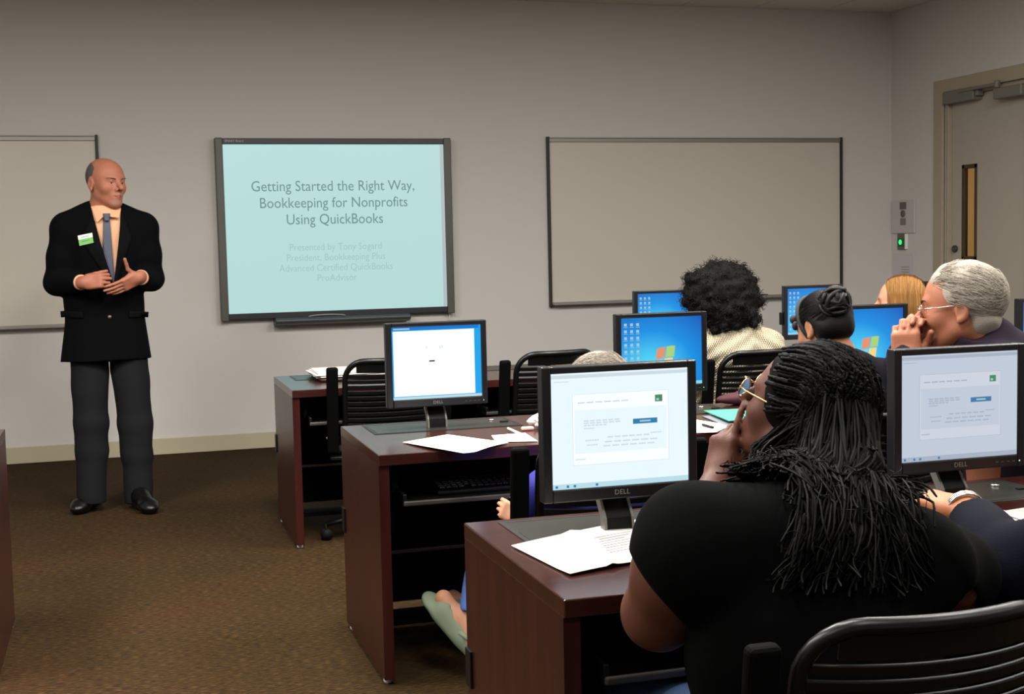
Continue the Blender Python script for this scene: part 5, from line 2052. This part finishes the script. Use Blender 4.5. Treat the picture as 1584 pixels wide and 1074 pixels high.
# ------------------------------------------------------------------ grey-haired woman behind the big monitor
def grey_woman():
    y = 3.72
    s = 1.04
    hc = A(927, 622, y)
    f = V3(.12, .95, -.28)
    org = V3(1.375, 3.78, 0)
    nb = hc + V3(-.005, -.05, -.17)
    hips = V3(1.375, 3.76, .5)
    shL, shR = hc + V3(-.17, -.04, -.25), hc + V3(.17, -.04, -.25)
    sk = skin('grey_woman', '#c08a6c', '#a2635a')
    blue = mat('royal_blue_top', '#1b1c84', .7, bump=(250, .2))
    denim = mat('light_blue_denim', '#5878c4', .85, bump=(500, .3))
    elL = A(846, 755, y - .04)
    wrL = A(807, 803, y + .02)
    elR, wrR = shR + V3(.06, .08, -.22), V3(1.52, 4.16, .64)
    kn = V3(1.14, 4.10, .405)
    anL = V3(1.07, 4.04, .13)
    toeL = V3(.985, 4.12, .25)
    legs = [(hips + V3(-.09, 0, -.03), kn, anL, toeL), (hips + V3(.09, 0, .02), V3(1.45, 4.18, .5), V3(1.17, 4.2, .13), V3(1.07, 4.33, .19))]
    torso = [cone(nb + V3(0, -.0, -.10), hips, .14, .18, .05, (0, 1, 0), .76), cone(nb, nb + V3(0, 0, -.12), .065, .13, .05)]
    hkL = dict(Y=V3(-.62, .45, .35), X=V3(.1, .2, 1), curl=(1.0, 1.1, 1.15, 1.2), spread=.03, s=.72, thumb=(.6, .4), thumb_out=.3)
    t, HR, hg, top = seated('woman in a blue top and jeans, only her grey hair showing above the big monitor', org, sk, hc, f, s, nb, shL, shR,
                            [('L', shL, elL, wrL, hkL), ('R', shR, elR, wrR, dict(Y=V3(0, 1, 0), X=V3(-1, 0, 0), s=.9))], hips, legs, blue, denim, None, h=.0055, torso=torso,
                            sleeve=(.075, .066, .044), sleeve_to=1.93, disp=waves(61, .005, 25, 50), pant_r=(.070, .064, .064), pant_end=.72)
    h1, h2, h3 = mat('grey_hair', '#938b80', .8, spec=.1, bump=(300, .5)), mat('white_hair', '#aca497', .8, spec=.1), mat('brown_grey_hair', '#5e5146', .8, spec=.1)
    keep = lambda q: q[2] > -.05 and (q[1] < .07 if q[2] > .07 else q[1] < .03)
    pr = cap(hg, HR, s, .020, (.08, .09, .115), (0, .112, -.045), -.10)
    ps = [(scalp_strands(hg, HR, s, n, L, sd, keep, .022, .6, c, .2, lift=.05, mx=1.33), .0008, .0005, m) for n, L, sd, m, c in ((1500, .06, 5, 0, (-.7, .3, .1)), (1300, .06, 6, 1, (-.8, .2, .1)), (500, .06, 7, 2, (.8, -.3, 0)))]
    add_hair(t, org, [h1, h2, h3], pr, ps, .005, waves(17, .003, 60, 110))
    # clogs with open toes: sole, upper, heel strap
    cm_ = mat('sage_clog_foam', '#7d8a72', .7)
    for (hp, kn_, an, toe) in legs:
        d = unit(toe - an)
        up = unit(V3(0, 0, 1) - d * d[2])
        rt = np.cross(d, up)
        hl = an - d * .055 - up * .036
        tt = hl + d * .235
        P = [cone(hl - up * .005, tt - up * .005, .040, .046, .02, up, .42), cone(hl + d * .085 + up * .020, hl + d * .185 + up * .014, .052, .049, .02, up, .9),
             cone(hl + d * .01 + up * .012, hl + d * .10 + up * .012, .044, .046, .01, up, .5)]
        P[1]['ra'] = .049
        for u in (-.02, 0, .02):
            P += [ell(hl + d * (.15 + e_) + rt * u + up * .05, (.006, .006, .02), np.stack([rt, d, up], 1), .002, True) for e_ in (0, .025)]
        so = body_mesh('clog', P, cm_, t, org, .004, None, None, None, 1)
        ring = [Vector(hl + d * (.10 - .135 * math.sin(a)) + rt * .046 * math.cos(a) + up * (.03 + .035 * math.sin(a)) - org) for a in np.linspace(0, math.pi, 15)]
        MB().tube(ring, .008, 8, flat=(tuple(rt), .6)).build('heel_strap', cm_, so)
    return t


grey_woman()


# ------------------------------------------------------------------ blonde woman in the front row
def blonde_woman():
    y = 5.56
    s = 1.0
    hc = A(1392, 469, y)
    az = math.radians(-52)
    f = V3(math.sin(az), math.cos(az), .0)
    org = V3(3.74, 5.62, 0)
    nb = hc + V3(.02, -.02, -.17)
    hips = V3(3.74, 5.6, .5)
    shL, shR = hc + V3(-.08, -.17, -.24), hc + V3(.17, .10, -.24)
    sk = skin('blonde_woman', '#c98f72', '#a85a52')
    top_ = mat('dark_grey_cardigan', '#2c2b30', .8)
    legs = legs_of(hips + V3(0, 0, .02), math.radians(-15), .42, .09, .5, an_back=.1)
    torso = [cone(nb + V3(0, 0, -.10), hips, .13, .165, .05, (0, 1, 0), .76), cone(nb, nb + V3(0, 0, -.12), .062, .12, .05)]
    t, HR, hg, top = seated('woman with straight blonde hair looking left, behind the middle-row monitor', org, sk, hc, f, s, nb, shL, shR,
                            [('L', shL, shL + V3(0, .06, -.26), V3(3.55, 5.95, .66), dict(Y=V3(0, 1, 0), X=V3(1, 0, 0), s=.9)), ('R', shR, shR + V3(.02, .06, -.26), V3(3.85, 6.0, .66), dict(Y=V3(0, 1, 0), X=V3(-1, 0, 0), s=.9))],
                            hips, legs, top_, blacktrouser, darkshoe, h=.0065, torso=torso, sleeve=(.066, .056, .045), sleeve_to=1.9)
    h1, h2, h3 = mat('blonde_hair', '#8f6432', .55, spec=.3), mat('pale_blonde_hair', '#a87c46', .55, spec=.3), mat('hair_roots', '#5f3a1c', .5)
    pr = cap(hg, HR, s, .012, (.075, .095, .14), (0, .115, -.045), -.26, [cone(hg(0, -.05, -.02), hg(0, -.06, -.22), .075, .062, .03), cone(hg(-.06, .0, 0), hg(-.062, -.01, -.2), .03, .03, .03), cone(hg(.06, .0, 0), hg(.062, -.01, -.2), .03, .03, .03)])
    r = np.random.default_rng(14)
    ps = []
    for i in range(1500):
        sx = r.choice([-1, 1])
        y0 = r.uniform(-.10, .055)
        th = r.uniform(.05, 1)
        p0 = np.array([sx * .006, y0, .034 + .103 * math.sqrt(max(.05, 1 - ((y0 + .018) / .112) ** 2))])
        path = []
        for u in np.linspace(0, 1, 14):
            an = u * 1.9
            if an < math.pi / 2:
                q = math.sqrt(max(.12, 1 - ((y0 + .018) / .114) ** 2))
                x = sx * (.006 + .088 * q * math.sin(an))
                z = .034 + .104 * q * math.cos(an)
                path.append([x, y0 - .012 * u, z])
            else:
                x, yq, z = path[-1]
                path.append([x * (1 - .01), yq - .004, z - .075])
        e = r.normal(size=3) * .004
        ps.append([hg(*(np.array(p) + e * (.3 + i_ / 14))) for i_, p in enumerate(path)])
    ps = np.array(ps)
    v1, f1 = strands(ps, .0011, .0009)
    Vb, Fb = surf(pr, .006)
    K = 14
    per = (K - 1) * 3
    rank = np.arange(len(f1)) % per // 3
    sid = np.arange(len(f1)) // per
    m1 = np.where(rank < 3, 2, np.where(sid % 3 == 0, 1, 0))
    v, f_ = join_vf([(Vb, Fb), (v1, f1)])
    link('hair', np_mesh('hair', v - org, f_, True, np.concatenate([np.zeros(len(Fb), int), m1])), [h1, h2, h3], t)
    return t


blonde_woman()


# ------------------------------------------------------------------ woman in the cream sweater
def sweater_woman():
    y = 5.66
    s = 1.0
    hc = A(1118, 467, y)
    f = V3(-.30, .93, -.05)
    org = V3(2.90, 5.80, 0)
    nb = A(1138, 512, y)
    hips = V3(2.90, 5.78, .5)
    shL, shR = A(1082, 541, y), A(1184, 540, y - .02)
    sk = skin('sweater_woman', '#6d452f', '#57302a')
    legs = legs_of(hips + V3(0, 0, .02), 0, .42, .09, .5, an_back=.1)
    # cream cable knit: diamond ribs in the weave
    km = mat('cream_knit', '#b9a37c', .9, spec=.1)
    nt = km.node_tree
    b = nt.nodes['Principled BSDF']
    tc = nt.nodes.new('ShaderNodeTexCoord')
    hs = []
    for rot in (.55, -.55):
        mp = nt.nodes.new('ShaderNodeMapping')
        mp.inputs['Rotation'].default_value = (0, rot, 0)
        wv_ = nt.nodes.new('ShaderNodeTexWave')
        wv_.inputs['Scale'].default_value = 34
        wv_.inputs['Distortion'].default_value = 1.5
        nt.links.new(tc.outputs['Object'], mp.inputs[0])
        nt.links.new(mp.outputs[0], wv_.inputs['Vector'])
        hs.append(wv_)
    mm = nt.nodes.new('ShaderNodeMath')
    mm.operation = 'MULTIPLY'
    nt.links.new(hs[0].outputs['Fac'], mm.inputs[0])
    nt.links.new(hs[1].outputs['Fac'], mm.inputs[1])
    bp = nt.nodes.new('ShaderNodeBump')
    bp.inputs['Strength'].default_value = 1
    bp.inputs['Distance'].default_value = .006
    nt.links.new(mm.outputs[0], bp.inputs['Height'])
    nt.links.new(bp.outputs[0], b.inputs['Normal'])
    rp = nt.nodes.new('ShaderNodeValToRGB')
    rp.color_ramp.elements[0].color = lin('#a59a80')
    rp.color_ramp.elements[1].color = lin('#cfc5ae')
    rp.color_ramp.elements[1].position = .5
    nt.links.new(mm.outputs[0], rp.inputs[0])
    nt.links.new(rp.outputs[0], b.inputs['Base Color'])
    torso = [cone(A(1134, 545, y), V3(2.88, 5.72, .62), .165, .185, .05, (0, 1, 0), .74), cone(V3(2.88, 5.72, .62), hips, .185, .18, .05), cone(nb + V3(0, 0, .01), A(1134, 545, y), .085, .14, .06)]
    rib = lambda P: .0035 * np.sin(P[:, 2] * 95 + 60 * np.abs(P[:, 0] - 2.84)) + waves(71, .004, 14, 30)(P)
    t, HR, hg, top = seated('woman in a cream cable-knit sweater with big curly dark hair, in the front row', org, sk, hc, f, s, nb, shL, shR,
                            [('L', shL, shL + V3(-.05, .08, -.26), V3(2.62, 6.05, .66), dict(Y=V3(0, 1, 0), X=V3(1, 0, 0), s=.9)), ('R', shR, shR + V3(.06, .08, -.26), V3(3.0, 6.06, .66), dict(Y=V3(0, 1, 0), X=V3(-1, 0, 0), s=.9))],
                            hips, legs, km, blacktrouser, darkshoe, h=.0055, torso=torso, sleeve=(.088, .072, .055), sleeve_to=1.9, disp=rib)
    h1, h2 = mat('curly_dark_hair', '#0b0807', .8, spec=.15), mat('curly_brown_hair', '#17100c', .7, spec=.25)
    r = np.random.default_rng(23)
    blobs = []
    cc = []
    for px, py, rr_, dy in ((1113, 447, .125, 0), (1092, 440, .095, -.01), (1133, 435, .10, .0), (1112, 426, .085, 0), (1078, 455, .065, 0), (1148, 458, .085, -.02), (1128, 478, .10, -.03), (1150, 488, .06, -.05), (1095, 470, .08, -.02), (1112, 490, .06, -.04)):
        c = A(px + 1, py + 6, y + dy)
        cc.append((c, rr_))
        blobs.append(ell(c, (rr_, rr_ * .95, rr_), None, .03))
    for i in range(150):
        c, rr_ = cc[r.integers(len(cc))]
        d = unit(r.normal(size=3))
        blobs.append(ell(c + d * rr_ * .96, np.full(3, r.uniform(.012, .024)), None, .008))
    Vb, Fb = surf(blobs, .007, waves(33, .004, 70, 150, 9))
    # springy curls over the surface
    idx = r.choice(len(Vb), 1500)
    cen = hc + V3(0, 0, .02)
    cp_ = []
    for i in idx:
        p = Vb[i]
        n_ = unit(p - cen)
        b1 = unit(np.cross(n_, r.normal(size=3)))
        b2 = np.cross(n_, b1)
        rr_ = r.uniform(.005, .011)
        L = r.uniform(.012, .034)
        ph = r.uniform(0, 6.28)
        T_ = r.uniform(3, 9)
        cp_.append([p - n_ * .006 + n_ * L * u + rr_ * (b1 * math.cos(ph + T_ * u) + b2 * math.sin(ph + T_ * u)) for u in np.linspace(0, 1, 10)])
    v1, f1 = strands(np.array(cp_), .0016, .0008)
    v, f_ = join_vf([(Vb, Fb), (v1, f1)])
    mi = np.concatenate([np.zeros(len(Fb)), (np.arange(len(f1)) // 27) % 3 == 0]).astype(int)
    link('hair', np_mesh('hair', v - org, f_, True, mi), [h1, h2], t)
    return t


sweater_woman()
